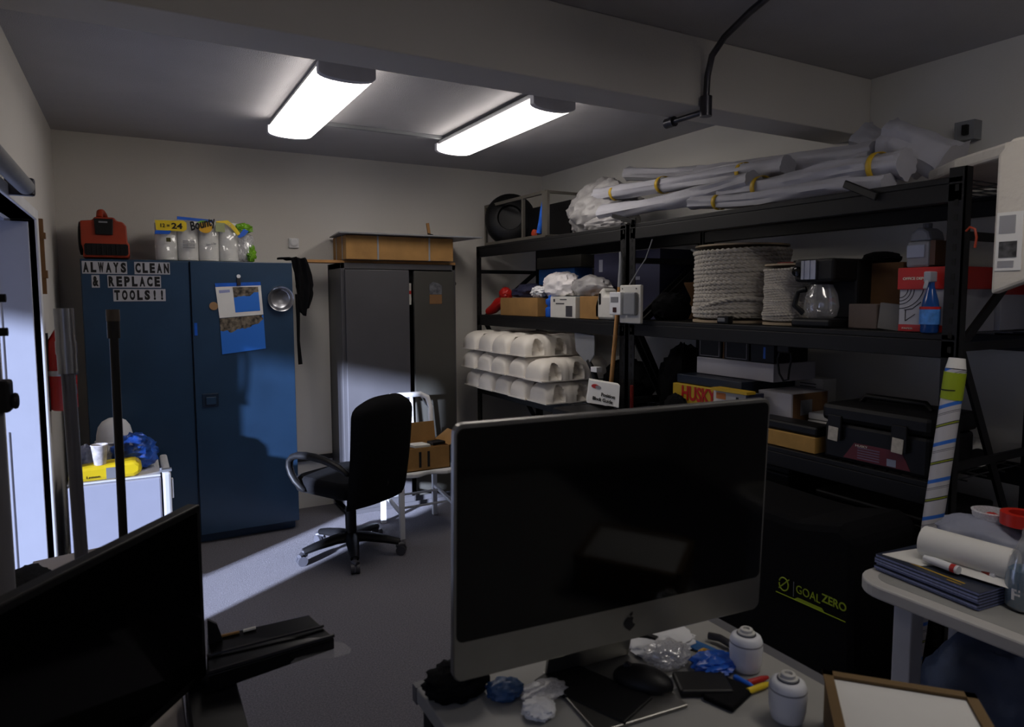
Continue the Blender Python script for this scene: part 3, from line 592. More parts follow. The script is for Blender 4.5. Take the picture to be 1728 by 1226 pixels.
def roll(label, pts, r, bands, seed, flat=.8, core=False):
    t = thing('rolled_tarp', label, 'tarp', (pts[0][0], pts[0][1], 2.0), 0, 'white tarp rolls on the rack top')
    # densify
    P = []
    V_ = [Vector(p) for p in pts]
    for i in range(len(V_) - 1):
        for k in range(10): P.append(V_[i].lerp(V_[i + 1], k / 10))
    P.append(V_[-1]); n = len(P)
    P = [p + Vector((0, 0, .006 * math.sin(i * .2 + seed))) for i, p in enumerate(P)]
    R = [r * (1 + .07 * math.sin(i * .3 + seed)) * (1.12 if i in (0, n - 1) else 1) for i in range(n)]
    obj('roll', MB().tube(P, R, 24, True, wob=.35, seed=seed, flat=flat), WHITES, t, smooth=True)
    for b in bands:
        i = int(b * (n - 1)); q = (P[min(i + 1, n - 1)] - P[i - 1]).normalized()
        obj('tie', MB().tube([P[i] - q * .012, P[i] + q * .012], r * 1.16, 24, False, flat=flat), YTAPE, t, smooth=True, solid=.002)
    if core:
        q = (P[0] - P[1]).normalized(); obj('core_end', MB().tube([P[0] + q * .001, P[0] + q * .004], r * .5, 16), BLACK, t)
    return t
def pxp(l, Xp): return [tuple(PX(x, y, Xp)) for x, y in l]
roll('white rolled tarp with its end over the far rack, tied in two places', pxp([(1012, 333), (1120, 312), (1240, 291), (1330, 280)], 2.66), .052, (.12, .36, .74), 1)
roll('white rolled tarp lying lowest at the left end of the pile', pxp([(1022, 362), (1120, 340), (1200, 325), (1272, 306)], 2.56), .055, (), 2)
roll('white rolled tarp with open end at the right of the pile', pxp([(1228, 326), (1330, 308), (1440, 290), (1530, 278)], 2.58), .062, (.22, .86), 3)
roll('white rolled tarp along the front lip of the near rack top', pxp([(1170, 341), (1290, 334), (1400, 318), (1500, 308)], 2.53), .042, (.14,), 4)
roll('white rolled tarp at the back with its stub end against the wall', pxp([(1062, 292), (1130, 296), (1200, 292), (1300, 284)], 2.92), .05, (), 5)
roll('white rolled tarp topmost in the middle of the pile', pxp([(1180, 298), (1290, 284), (1400, 268), (1480, 258)], 2.80), .06, (), 6)
roll('short fat white roll with a black core hole on top of the pile', pxp([(1502, 241), (1545, 250), (1605, 276)], 2.78), .075, (), 7, 1, True)
roll('short white roll lying behind the fat one with its flared end up', pxp([(1452, 243), (1490, 252), (1560, 268)], 2.95), .065, (), 8, 1, True)
single('black_strap_end', 'black strap end sticking out under the white rolls', 'strap', MB().bar(PX(1425, 310, 2.46), PX(1480, 332, 2.44), .012, .03), BLACK, bevel=.004)
single('black_edge_guard', 'black bar end poking out below the left tarp ends', 'bar', MB().bar(PX(1035, 364, 2.44), PX(1068, 374, 2.44), .02, .022), BLACK)
single('wall_bracket', 'dim bracket high on the right wall beyond the white rolls', 'bracket', MB().box(3.14, 3.2, 1.62, 1.70, 2.26, 2.34).mi(1).box(3.12, 3.142, 1.64, 1.66, 2.28, 2.32), [GREYP, BLACK])
fo = thing('foam_sheet', 'large folded white foam sheet over the near end of the rack', 'foam', (2.6, 1.2, 2.0))
obj('top_sheet', MB().prism([(2.43, 1.16), (2.43, .45), (3.1, .45), (3.1, 1.62), (2.72, 1.56), (2.56, 1.38)], (0, 0, 2.035), X, Y, (0, 0, .045)), FOAM, fo, bevel=.01)
obj('hanging_sheet', MB().prism([(1.158, 2.035), (1.158, 1.60), (1.06, 1.64), (.90, 1.60), (.45, 1.62), (.45, 2.08), (1.12, 2.08)], (2.385, 0, 0), Y, Z, (.045, 0, 0)), FOAM, fo, bevel=.01)
ls = obj('label_sheet', MB().box(2.382, 2.385, 1.075, 1.148, 1.675, 1.855).mi(1).box(2.3805, 2.382, 1.095, 1.14, 1.685, 1.705).box(2.3805, 2.382, 1.095, 1.14, 1.79, 1.845), [PAPER, mat('pale_grey_ink', (150, 150, 152), .8)], fo)
obj('label_photo', MB().box(2.3805, 2.382, 1.088, 1.138, 1.715, 1.765), mat('grey_photo', (70, 70, 70), .7, var=.9, scale=40), ls)
single('yellow_clip', 'small yellow clip on the foam sheet near the wall', 'clip', MB().box(2.98, 3.01, 1.50, 1.53, 2.08, 2.12), YTAPE)

# far rack middle shelf ---------------------------------------------
S1 = 1.457
def carton(name, label, cat, b, m, group=None, bevel=.003):
    t = thing(name, label, cat, ((b[0] + b[1]) / 2, (b[2] + b[3]) / 2, b[4]), 0, group); c = obj('carton', MB().box(*b), m, t, bevel=bevel); return t
single('work_gloves', 'pair of red work gloves at the left end of the far rack shelf', 'gloves', MB().blob((2.56, 4.70, 1.62), (.05, .06, .05), 4, .2).tube([(2.52, 4.92, S1 + .02), (2.53, 4.85, 1.50), (2.54, 4.77, 1.55), (2.55, 4.70, 1.58)], [.03, .04, .045, .03], 12), RED, smooth=True)
carton('cardboard_box', 'brown cardboard box next to the red gloves', 'box', (2.48, 2.80, 4.09, 4.64, S1, 1.59), CARD)
single('tool_pouch', 'dark tool pouch stuffed on top of the brown box by the gloves', 'pouch', MB().blob((2.62, 4.42, 1.63), (.11, .20, .06), 31, .3, 2.5, flat=1.592), NAVY, smooth=True)
single('blue_bottle', 'small blue bottle between the brown box and the white carton', 'bottle', MB().lathe((2.53, 4.00, S1), [(.03, 0), (.034, .01), (.034, .06), (.02, .07), (.02, .08), (.032, .09), (.032, .12), (.014, .13), (.012, .15)], 18), BLUEF, smooth=True)
wc = carton('printed_carton', 'white carton with black print on the far rack shelf', 'box', (2.48, 2.72, 3.62, 3.92, S1, 1.597), OFFW)
obj('printed_panel', MB().box(2.4785, 2.48, 3.655, 3.73, S1 + .01, S1 + .08).box(2.4785, 2.48, 3.75, 3.85, S1 + .09, S1 + .098).box(2.4785, 2.48, 3.72, 3.80, S1 + .118, S1 + .124).box(2.4785, 2.48, 3.86, 3.88, S1 + .105, S1 + .125), mat('dark_print', (56, 54, 60), .7), wc)
carton('cardboard_box', 'small brown box beside the white printed carton', 'box', (2.50, 2.72, 3.40, 3.60, S1, 1.60), CARD)
single('paper_bag', 'crumpled white paper bag on the far rack shelf', 'bag', MB().blob((2.60, 3.97, 1.665), (.08, .20, .09), 33, .34, 1.5, 44, 26, flat=1.599), mat('crumpled_white', (226, 222, 222), .7, var=.05, bump=.5, bscale=30), smooth=True)
single('plastic_bag', 'torn clear plastic beside the crumpled paper bag', 'bag', MB().blob((2.60, 3.62, 1.655), (.08, .17, .075), 34, .3, 1.6, flat=1.602), BAGW, smooth=True)
single('ball_of_foil', 'small crumpled white wad at the left of the paper bag', 'wad', MB().blob((2.52, 4.14, 1.63), (.045, .07, .04), 35, .4, 3, flat=1.592), WHITE, smooth=True)
carton('blue_box', 'blue box standing at the back of the far rack shelf', 'box', (2.84, 3.0, 4.16, 4.66, S1, 1.81), mat('blue_card', (30, 84, 150), .6))
carton('dark_crate', 'flat dark crate stacked above the blue box', 'crate', (2.82, 3.02, 4.05, 4.66, 1.812, 1.90), mat('dark_crate_olive', (38, 36, 30), .7))
nb = carton('navy_carton', 'dark navy carton with small labels at the right end of the far shelf', 'box', (2.74, 3.02, 3.12, 3.78, S1, 1.88), NAVY)
for q_ in ((3.30, 3.42, 1.70, 1.72), (3.28, 3.44, 1.60, 1.625), (3.50, 3.62, 1.62, 1.63), (3.68, 3.72, 1.76, 1.84)): obj('pale_label', MB().box(2.738, 2.74, *q_), mat('muted_label', (120, 122, 136), .7), nb)
jg = thing('jug', 'pale grey plastic jug with a hollow handle on the far shelf', 'jug', (2.53, 3.33, S1))
obj('body', MB().prism([(3.24, 0), (3.44, 0), (3.445, .09), (3.40, .17), (3.375, .19), (3.355, .19), (3.345, .15), (3.24, .15)], (2.50, 0, S1), Y, Z, (.11, 0, 0)), GREYP if False else OFFW, jg, bevel=.018, smooth=True)
obj('handle_hole', MB().prism(rrect(.022, .07, .010), (2.498, 3.385, S1 + .125), Y, Z, (.004, 0, 0)), BLACK, jg)
# tall items behind
single('grey_cushion', 'grey folded pad behind the red gloves on the far shelf', 'pad', MB().box(2.86, 2.98, 4.70, 4.92, S1, 1.60), GREYP, bevel=.03)

# white tubs (bottom shelf of the far rack) ---------------------------
def tub_mesh():
    L, W, H = .52, .243, .142; nx, na = 60, 36; mb = MB(); vs = []
    for i in range(nx + 1):
        x = L * i / nx; e = 1.0
        if x < .05: e = 1
        if x < .11: e = .55 + .45 * math.sqrt(1 - ((.11 - x) / .11) ** 2)
        rib = 1.0 + (.025 if (.17 < x < .20 or .36 < x < .39) else 0)
        for j in range(na + 1):
            a = PI * j / na; c, s = math.cos(a), math.sin(a)
            y = -W / 2 * (abs(c) ** .62) * (1 if c > 0 else -1) * (.5 + .5 * e) * rib; z = H * (s ** .60 if s > 0 else 0) * e * rib
            rec = 0
            for xc in (.10, .285):
                dx = (x - xc) / .045
                if abs(dx) < 1 and y < 0 and z < H * .80 * math.sqrt(1 - dx * dx) + .004 and z > .006: rec = 1
            if rec: y += .055
            vs.append((x, y, z))
    fs = [(i * (na + 1) + j, (i + 1) * (na + 1) + j, (i + 1) * (na + 1) + j + 1, i * (na + 1) + j + 1) for i in range(nx) for j in range(na)]
    mb.add(vs, fs); mb.f.append(list(range(na + 1))[::-1]); mb.m.append(0); mb.f.append([nx * (na + 1) + j for j in range(na + 1)]); mb.m.append(0)
    mb.add([(-.004, -W / 2, 0), (L, -W / 2, 0), (L, W / 2, 0), (-.004, W / 2, 0), (-.004, -W / 2, .008), (L, -W / 2, .008), (L, W / 2, .008), (-.004, W / 2, .008)],
           [(0, 3, 2, 1), (4, 5, 6, 7), (0, 1, 5, 4), (1, 2, 6, 5), (2, 3, 7, 6), (3, 0, 4, 7)])
    return mb
def smooth_tub(): return obj('plastic_tub', tub_mesh(), mat('tub_white', (232, 226, 216), .45, var=.04), None, local=True, loc=(0, 0, 0), smooth=True)
tub = smooth_tub()
where = ['nearest', 'second from the near end', 'middle', 'fourth from the near end', 'farthest']
spots = []
for r, (n, zz, xo, yo) in enumerate(((5, .902, 2.30, 3.80), (5, 1.047, 2.285, 3.81), (4, 1.192, 2.29, 4.05))):
    for k in range(n): spots.append((r, k, xo - .012 * ((k + r) % 2), yo + .248 * k + (.0 if r < 2 else .0), zz))
rows = ('bottom', 'middle', 'top')
pos4 = ['nearest', 'second from the near end', 'third from the near end', 'farthest']
for i, (r, k, x, y, z) in enumerate(spots):
    wd = (pos4 if r == 2 else where)[k]
    lb = 'white ribbed plastic tub, %s in the %s row of the stack' % (wd, rows[r])
    if i == 0: o = tub; o.location = (x, y, z); o['label'] = lb; o['category'] = 'tub'; o['group'] = 'white plastic tubs stacked on the far rack'
    else:
        o = tub.copy(); COL.objects.link(o); o.location = (x, y, z); o['label'] = lb

# right of the tubs
sc_ = thing('scraper', 'wide white scraper blade with black handle on the lower far shelf', 'scraper', (2.48, 3.48, 1.1))
obj('blade', MB().prism([(3.40, 1.36), (3.62, 1.37), (3.60, 1.25), (3.50, 1.19), (3.45, 1.185), (3.40, 1.24)], (2.47, 0, 0), Y, Z, (.01, 0, 0)), GREYP, sc_, bevel=.004)
obj('handle', MB().tube([(2.475, 3.47, 1.2), (2.48, 3.42, 1.14), (2.49, 3.40, 1.06), (2.50, 3.39, .905)], [.014, .018, .02, .018], 10).mi(1).box(2.46, 2.50, 3.36, 3.42, 1.135, 1.165), [BLACK, WHITE], sc_, smooth=True)
single('black_bag', 'black bag slumped beside the tubs on the lower far shelf', 'bag', MB().blob((2.74, 3.40, 1.05), (.14, .18, .15), 41, .3, flat=.903), BLACKF, smooth=True)
bb = thing('printed_box', 'small white box with red badge on the lower shelf, between the posts', 'box', (2.42, 3.17, .90), 0)
bxm = MB().box(2.40, 2.52, 3.09, 3.37, .903, 1.012)
cb = PX(1020, 667, 2.40)
q0 = [PX(996, 641, 2.36), PX(1046, 650, 2.27), PX(1044, 687, 2.27), PX(991, 679, 2.36)]
single('storage_bin', 'black bin on the floor carrying the small white printed box', 'bin', MB().box(2.10, 2.40, 2.62, 3.30, 0, min(q0[2].z, q0[3].z) - .004), BLACK, bevel=.01)
obj('carton', MB().add([q0[0], q0[1], q0[2], q0[3]] + [p + Vector((.06, .10, 0)) * .8 for p in q0], [(0, 1, 2, 3), (4, 7, 6, 5), (0, 4, 5, 1), (1, 5, 6, 2), (2, 6, 7, 3), (3, 7, 4, 0)]), PAPER, bb)
uu = (q0[1] - q0[0]).normalized(); vv = (q0[0] - q0[3]).normalized(); nn = uu.cross(vv).normalized(); wv = (q0[1] - q0[0]).length; hv = (q0[0] - q0[3]).length
text('lettering', 'Position', q0[3] + uu * wv * .46 + vv * hv * .42 + nn * .001, uu, vv, INK, bb, width=wv * .45, height=hv * .15, bold=.02)
text('lettering', 'Block Guide', q0[3] + uu * wv * .18 + vv * hv * .20 + nn * .001, uu, vv, INK, bb, width=wv * .68, height=hv * .15, bold=.02)
bo = q0[3] + uu * wv * .22 + vv * hv * .78 + nn * .001
obj('red_badge', MB().prism([(wv * .14 * math.cos(a), hv * .09 * math.sin(a)) for a in [i * PI / 9 for i in range(18)]], bo, uu, vv, nn * .001), RED, bb)
obj('black_badge', MB().prism([(wv * .10 * math.cos(a), hv * .07 * math.sin(a)) for a in [i * PI / 9 for i in range(18)]], bo + uu * wv * .10 - vv * hv * .02, uu, vv, nn * .0015), mat('grey_ink', (120, 120, 124), .8), bb)
broom = thing('wooden_pole', 'wooden-handled pole leaning upright against the meeting posts of the racks', 'pole', (2.425, 3.1, 0))
obj('handle', MB().tube([PX(1031, 648, 2.425), PX(1046, 482, 2.425)], .0125, 12), WOOD, broom, smooth=True)
obj('grip', MB().tube([PX(1046, 484, 2.425), PX(1047, 466, 2.425), PX(1048, 440, 2.428), PX(1047, 425, 2.43)], [.0135, .0135, .011, .008], 10), GREYP, broom, smooth=True)
lo = PX(1031, 648, 2.425)
obj('lower_shaft', MB().tube([lo + Z * .01, lo - Z * .03, Vector((lo.x, lo.y + .02, 0))], [.0135, .019, .016], 12), BLACK, broom, smooth=True)
single('red_stick', 'short red stick standing beside the small white printed box', 'stick', MB().cyl((2.43, 2.985, .0), (2.43, 2.985, 1.10), .010), mat('dull_red', (120, 26, 22), .5), smooth=True)
# control box on the rack post
mb_ = thing('wall_controller', 'grey-white electrical control box hung on the rack post', 'control box', (2.40, 3.0, 1.45))
obj('back_plate', MB().box(2.385, 2.405, 2.865, 3.045, 1.45, 1.66), OFFW, mb_, bevel=.006)
obj('screen_cover', MB().box(2.360, 2.385, 2.885, 2.985, 1.495, 1.62), GREYP, mb_, bevel=.008)
fc_ = obj('side_box', MB().box(2.355, 2.405, 3.0, 3.10, 1.495, 1.622), WHITE, mb_, bevel=.004)
obj('switch', MB().box(2.352, 2.356, 3.035, 3.065, 1.51, 1.537), mat('dark_red_switch', (52, 18, 18), .5), fc_)
obj('printed_label', MB().box(2.353, 2.3555, 3.02, 3.085, 1.565, 1.595), mat('grey_ink', (120, 120, 124), .8), fc_)
for y_ in (2.90, 3.02):
    obj('screw', MB().cyl((2.382, y_, 1.64), (2.386, y_, 1.64), .004, None, 8), DSTEEL, mb_)
single('thin_cable', 'thin dark cable rising from the control box up the post', 'cable', MB().tube([(2.40, 2.98, 1.66), (2.42, 2.94, 1.73), (2.43, 2.88, 1.80), (2.44, 2.84, 1.90)], .003, 6), GREYP)

# near rack, middle shelf ---------------------------------------------
S2 = 1.467
def spool(label, x, y, r, h, rr, turns, seed, fl):
    t = thing('rope_spool', label, 'rope spool', (x, y, S2))
    obj('flange', MB().lathe((x, y, S2), [(.01, 0), (fl, 0), (fl, .012), (.01, .012)], 40), mat('pale_ply', (168, 150, 124), .7, var=.1), t, smooth=True)
    obj('flange', MB().lathe((x, y, S2 + h - .008), [(.01, 0), (fl * .97, 0), (fl * .97, .008), (.01, .008)], 40), mat('pale_ply', (168, 150, 124), .7, var=.1), t, smooth=True)
    N = 240; pts = []
    for i in range(N * turns + 1):
        a = 2 * PI * i / N; k = i / (N * turns)
        q = r + .006 * noise.noise(Vector((k * 9, math.cos(a), seed))) + (.010 * math.exp(-((k - .12) / .08) ** 2) + .006 * math.exp(-((k - .97) / .05) ** 2))
        pts.append((x + q * math.cos(a), y + q * math.sin(a), S2 + .014 + rr + (h - .03 - 2 * rr) * k + .002 * math.sin(3 * a + k * 20)))
    obj('rope', MB().tube(pts, rr, 9, True, star=.26, tw=.46), ROPE, t, smooth=False)
    return t, pts
sp1, _ = spool('large spool of thick white twisted rope on the near rack shelf', 2.72, 2.48, .222, .385, .0105, 17, 1, .236)
lp = [(2.72 + .236 * math.cos(a), 2.47 + .236 * math.sin(a), S2 + .09 + .03 * math.sin(a * 2)) for a in [PI * .55 + i * PI * 1.1 / 130 for i in range(131)]]
obj('loose_turn', MB().tube(lp, .0095, 9, True, star=.26, tw=.46), ROPE, sp1)
sp2, _ = spool('smaller white rope spool left of the coffee maker', 2.64, 2.105, .117, .275, .0058, 22, 2, .126)
single('tape_measure', 'small dark tape measure at the foot of the large rope spool', 'tape measure', MB().obox((2.485, 2.36, S2 + .018), (.05, .06, .035), rz=.3).mi(1).obox((2.462, 2.36, S2 + .018), (.01, .04, .02), rz=.3), [BLACK, GREYP], bevel=.008)
single('tape_disc', 'red and black disc lying on top of the smaller rope spool', 'disc', MB().cyl((2.66, 2.12, S2 + .276), (2.66, 2.12, S2 + .284), .07).mi(1).cyl((2.62, 2.05, S2 + .276), (2.62, 2.05, S2 + .288), .03), [mat('dull_red', (120, 26, 22), .5), BLACK])
for nm, lb, cat, b, m in (('amber_bottle', 'dim brown funnel-shaped object left of the large rope spool', 'funnel', None, None),):
    single(nm, lb, cat, MB().lathe((2.85, 2.93, S2), [(.05, 0), (.05, .06), (.03, .10), (.03, .12), (.07, .20), (.07, .21)], 18), CARDD, smooth=True)
single('dark_tote', 'dark tote bag on the shelf left of the rope spool', 'bag', MB().blob((2.62, 2.88, S2 + .06), (.11, .09, .09), 44, .25, flat=S2 + .001), BLACKF, smooth=True)
single('bent_bar', 'bent pale bar lying high on the shelf behind the rack post', 'bar', MB().tube([(2.78, 2.90, 1.86), (2.78, 2.84, 1.83), (2.78, 2.70, 1.825)], .008, 8), GREYP)
# coffee maker
cmk = thing('coffee_maker', 'black and chrome drip coffee maker with glass carafe', 'coffee maker', (2.60, 1.89, S2))
obj('base', MB().box(2.47, 2.74, 1.785, 1.975, S2, S2 + .035), BLACK, cmk, bevel=.01)
obj('water_tank', MB().box(2.64, 2.74, 1.785, 1.985, S2 + .03, S2 + .285), BLACK, cmk, bevel=.012)
obj('brew_head', MB().box(2.49, 2.70, 1.79, 1.98, S2 + .19, S2 + .285), BLACK, cmk, bevel=.012)
cb2 = MB()
for k in range(5): cb2.box(2.480 + .003 * (k % 2), 2.492, 1.868 + k * .014, 1.882 + k * .014, S2 + .20, S2 + .278)
obj('chrome_band', cb2, STEEL, cmk)
obj('control_panel', MB().lathe((2.484, 1.962, S2 + .235), [(.022, 0), (.022, .004), (.012, .008)], 18, (-1, 0, 0)), BLACKG, cmk, smooth=True)
car = obj('carafe', MB().lathe((2.555, 1.89, S2 + .036), [(.045, 0), (.062, .012), (.070, .05), (.062, .10), (.046, .135), (.044, .145)], 30), JAR, cmk, smooth=True)
obj('carafe_handle', MB().tube([(2.54, 1.955, S2 + .16), (2.53, 1.99, S2 + .15), (2.525, 2.0, S2 + .09), (2.54, 1.965, S2 + .055)], .009, 8, flat=1.4), BLACK, car, smooth=True)
obj('carafe_lid', MB().cyl((2.555, 1.89, S2 + .178), (2.555, 1.89, S2 + .19), .046), BLACK, car, smooth=True)
b1 = carton('cardboard_box', 'dark brown cardboard box with taped seams at the back of the shelf', 'box', (2.75, 3.02, 1.66, 1.92, S2 + .0, 1.735), CARDD)
obj('tape_tab', MB().box(2.748, 2.75, 1.84, 1.846, 1.70, 1.735), mat('tape_grey', (110, 96, 84), .5), b1)
single('folded_hat', 'black cap resting on the dark brown cardboard box', 'cap', MB().blob((2.80, 1.79, 1.755), (.06, .08, .03), 46, .15, flat=1.737), BLACKF, smooth=True)
carton('cardboard_box', 'small greyish brown box in front of the dark brown box', 'box', (2.55, 2.68, 1.64, 1.76, S2, 1.565), mat('grey_brown_card', (96, 84, 78), .8))
single('white_plate', 'pale slab leaning between the small box and the red white carton', 'tile', MB().obox((2.56, 1.585, S2 + .05), (.02, .09, .10), rx=.1), mat('greyish_card', (110, 108, 106), .8))
od = thing('office_carton', 'red and white office paper carton on the near rack shelf', 'box', (2.62, 1.41, S2))
obj('carton', MB().box(2.50, 2.80, 1.34, 1.52, S2, 1.695), mat('grey_white_card', (176, 176, 184), .7, var=.05), od, bevel=.002)
obj('lid', MB().box(2.492, 2.806, 1.325, 1.526, 1.62, 1.70), RED, od, bevel=.003)
obj('bottom_band', MB().box(2.4985, 2.50, 1.33, 1.52, S2, 1.492), RED, od)
text('lettering', 'OFFICE DEPOT', (2.4915, 1.505, 1.655), -Y, Z, mat('cream_ink', (214, 206, 190), .7), od, width=.095, height=.010, bold=.02)
text('lettering', 'PAPER', (2.498, 1.505, S2 + .008), -Y, Z, mat('cream_ink', (214, 206, 190), .7), od, width=.04, height=.006)
ln = MB()
for rad, yc, zc in ((.03, 1.52, 1.62), (.042, 1.52, 1.62), (.054, 1.52, 1.62), (.09, 1.52, 1.64)):
    pp = [(2.4988, yc - rad * math.cos(a), zc - rad * math.sin(a)) for a in [PI / 2 * i / 8 for i in range(9)]]
    ln.tube(pp, .0012, 5)
ln.tube([(2.4988, 1.50, 1.545), (2.4988, 1.47, 1.55), (2.4988, 1.44, 1.575)], .0015, 5).tube([(2.4988, 1.495, 1.505), (2.4988, 1.495, 1.545)], .0015, 5).tube([(2.4988, 1.495, 1.505), (2.4988, 1.46, 1.53)], .0015, 5)
obj('line_drawing', ln, INK, od)
o2 = thing('office_carton', 'second red and white carton seen beyond the rack post', 'box', (2.93, 1.43, S2))
obj('carton', MB().box(2.83, 3.02, 1.335, 1.56, S2, 1.68), mat('grey_white_card', (176, 176, 184), .7, var=.05), o2, bevel=.002)
obj('lid', MB().box(2.825, 3.024, 1.33, 1.565, 1.60, 1.685), RED, o2)
jg2 = thing('fluid_jug', 'clear and amber fluid jug standing on the office carton', 'jug', (2.62, 1.50, 1.70))
obj('body', MB().box(2.57, 2.69, 1.46, 1.545, 1.702, 1.80).prism([(1.46, 0), (1.545, 0), (1.535, .035), (1.515, .05), (1.49, .05), (1.47, .035)], (2.58, 0, 1.80), Y, Z, (.10, 0, 0)), mat('jug_grey', (120, 122, 130), .35, var=.15), jg2, bevel=.01)
obj('amber_side', MB().box(2.575, 2.685, 1.44, 1.459, 1.71, 1.80), mat('amber_fluid', (74, 46, 22), .3), jg2)
obj('label_wrap', MB().box(2.566, 2.57, 1.475, 1.54, 1.74, 1.785), mat('pale_blue_label', (140, 148, 170), .6), jg2)
obj('cap', MB().cyl((2.63, 1.503, 1.85), (2.63, 1.503, 1.868), .016), mat('jug_cap', (90, 92, 98), .5), jg2, smooth=True)
wb_ = thing('spray_bottle', 'blue window-cleaner spray bottle before the office carton', 'spray bottle', (2.47, 1.335, S2))
bcx, bcy = 2.462, 1.385
S2b = S2
obj('bottle', MB().lathe((bcx, bcy, S2), [(.028, 0), (.032, .006), (.032, .085), (.027, .115), (.016, .15), (.012, .165), (.012, .178)], 24, sq=.9), mat('blue_fluid', (26, 66, 130), .15, var=.1), wb_, smooth=True)
obj('bottle_label', MB().tube([(bcx, bcy, S2 + .03), (bcx, bcy, S2 + .085)], .0328, 24, False), mat('label_cyan', (70, 130, 205), .4, var=.3, scale=40), wb_, smooth=True)
obj('red_stripe', MB().tube([(bcx, bcy, S2 + .083), (bcx, bcy, S2 + .092)], .0332, 24, False), RED, wb_, smooth=True)
obj('trigger_head', MB().box(bcx - .03, bcx + .015, bcy - .012, bcy + .012, S2 + .178, S2 + .215).obox((bcx - .032, bcy, S2 + .17), (.008, .014, .035), ry=.4), mat('spray_head', (150, 154, 164), .4), wb_, bevel=.004)
single('blue_cup', 'blue plastic cup right of the spray bottle', 'cup', MB().lathe((2.468, 1.312, S2), [(.013, 0), (.014, .004), (.017, .08), (.015, .08), (.012, .01)], 20), mat('teal_blue', (20, 96, 160), .4), smooth=True)
single('orange_hook', 'orange cord loop hooked on the near rack post', 'hook', MB().tube([PX(1630, 390, 2.43), PX(1637, 383, 2.43), PX(1645, 386, 2.43), PX(1648, 400, 2.43), PX(1645, 418, 2.43)], .004, 8), ORANGE, smooth=True)

# near rack, lower shelf -----------------------------------------------
S3 = .937
hy = carton('trash_bag_box', 'yellow box with red lettering on the lower near shelf', 'box', (2.50, 2.85, 2.43, 2.73, S3, 1.14), mat('mustard_card', (186, 152, 30), .6))
text('lettering', 'HUSKY', (2.4985, 2.66, 1.06), -Y, Z, RED, hy, width=.24, height=.075, bold=.03)
wt = carton('first_aid_tin', 'white box with orange picture beside the yellow box', 'box', (2.48, 2.58, 2.205, 2.42, S3, 1.137), OFFW)
obj('orange_print', MB().box(2.4785, 2.48, 2.34, 2.40, 1.10, 1.13), mat('orange_print', (214, 130, 70), .7), wt)
obj('blue_edge', MB().box(2.478, 2.582, 2.20, 2.215, S3, 1.14), NAVY, wt)
obj('black_sketch', MB().box(2.4785, 2.48, 2.26, 2.275, 1.095, 1.12), INK, wt)
carton('black_binder', 'flat black and blue binder under the long white box', 'binder', (2.52, 2.92, 2.28, 2.72, 1.143, 1.188), mat('black_blue_binder', (16, 28, 44), .5))
single('yellow_pad', 'thin yellow pad lying on the white box with the orange picture', 'pad', MB().box(2.47, 2.60, 2.20, 2.40, 1.1405, 1.152) if False else MB().box(2.455, 2.515, 2.19, 2.41, 1.142, 1.155), YTAPE)
carton('long_white_box', 'long plain white box beneath the black framed boxes', 'box', (2.62, 2.92, 2.18, 2.68, 1.191, 1.278), mat('plain_white_card', (178, 176, 182), .7, var=.04))
for ya_, yb_, lb in ((2.51, 2.67, 'black product box with a framed window, left one on the long white box'), (2.33, 2.49, 'black product box with a framed window, middle one on the long white box'), (2.18, 2.32, 'black product box with blue streak, right one on the long white box')):
    t_ = carton('black_product_box', lb, 'box', (2.62, 2.86, ya_, yb_, 1.2795, 1.374), BLACK, 'black product boxes on the long white box')
    if yb_ > 2.4:
        obj('frame_line', MB().box(2.6185, 2.62, ya_ + .012, ya_ + .016, 1.288, 1.372).box(2.6185, 2.62, yb_ - .016, yb_ - .012, 1.288, 1.372).box(2.6185, 2.62, ya_ + .012, yb_ - .012, 1.286, 1.290), mat('grey_line', (110, 108, 112), .5), t_)
    else: obj('blue_streak', MB().box(2.6185, 2.62, ya_ + .05, ya_ + .062, 1.30, 1.355), BLUEF, t_)
single('brown_divider', 'slim brown carton wedged between the black framed boxes', 'box', MB().box(2.63, 2.8, 2.4915, 2.5085, 1.2795, 1.37), CARDD)
sw = carton('small_carton', 'white carton with a brown side beside the black toolbox', 'box', (2.60, 2.86, 2.06, 2.25, S3, 1.152), mat('plain_white_card', (178, 176, 182), .7, var=.04))
obj('brown_side', MB().box(2.61, 2.85, 2.0585, 2.06, S3 + .01, 1.15), CARDD, sw)
obj('picture_window', MB().box(2.66, 2.74, 2.057, 2.0585, 1.05, 1.12), GREYP, sw)
rt = carton('router_box', 'white and blue electronics box against the wall on the near shelf', 'box', (2.90, 3.0, 2.12, 2.42, S3, 1.195), OFFW)
obj('blue_block', MB().box(2.8985, 2.90, 2.12, 2.27, 1.07, 1.12), mat('mid_blue', (44, 110, 160), .6), rt)
obj('text_lines', MB().box(2.8985, 2.90, 2.16, 2.25, 1.15, 1.154).box(2.8985, 2.90, 2.16, 2.25, 1.165, 1.169), INK, rt)
for k in range(4):
    single('paper_stack', 'bundle of white paper, %s in the pile left of the toolbox' % ('lowest', 'second from below', 'third from below', 'topmost')[k], 'paper', MB().obox((2.78, 1.97, S3 + .018 + k * .033), (.20, .13, .03), rz=.05 * (k % 2)), PAPER, 'paper bundles by the toolbox', bevel=.005)
carton('cardboard_box', 'yellowish cardboard box at the front of the lower near shelf', 'box', (2.47, 2.585, 1.835, 2.10, S3, 1.005), mat('yellowish_card', (176, 136, 70), .8, var=.1, scale=20))
single('black_power_brick', 'black flat case lying on the yellowish cardboard box', 'case', MB().box(2.475, 2.585, 1.83, 2.16, 1.007, 1.05), BLACK, bevel=.01)
tbx = thing('toolbox', 'large black plastic toolbox with a dark red label', 'toolbox', (2.6, 1.57, S3))
obj('tub', MB().box(2.465, 2.76, 1.365, 1.79, S3, 1.09), BLACK, tbx, bevel=.015)
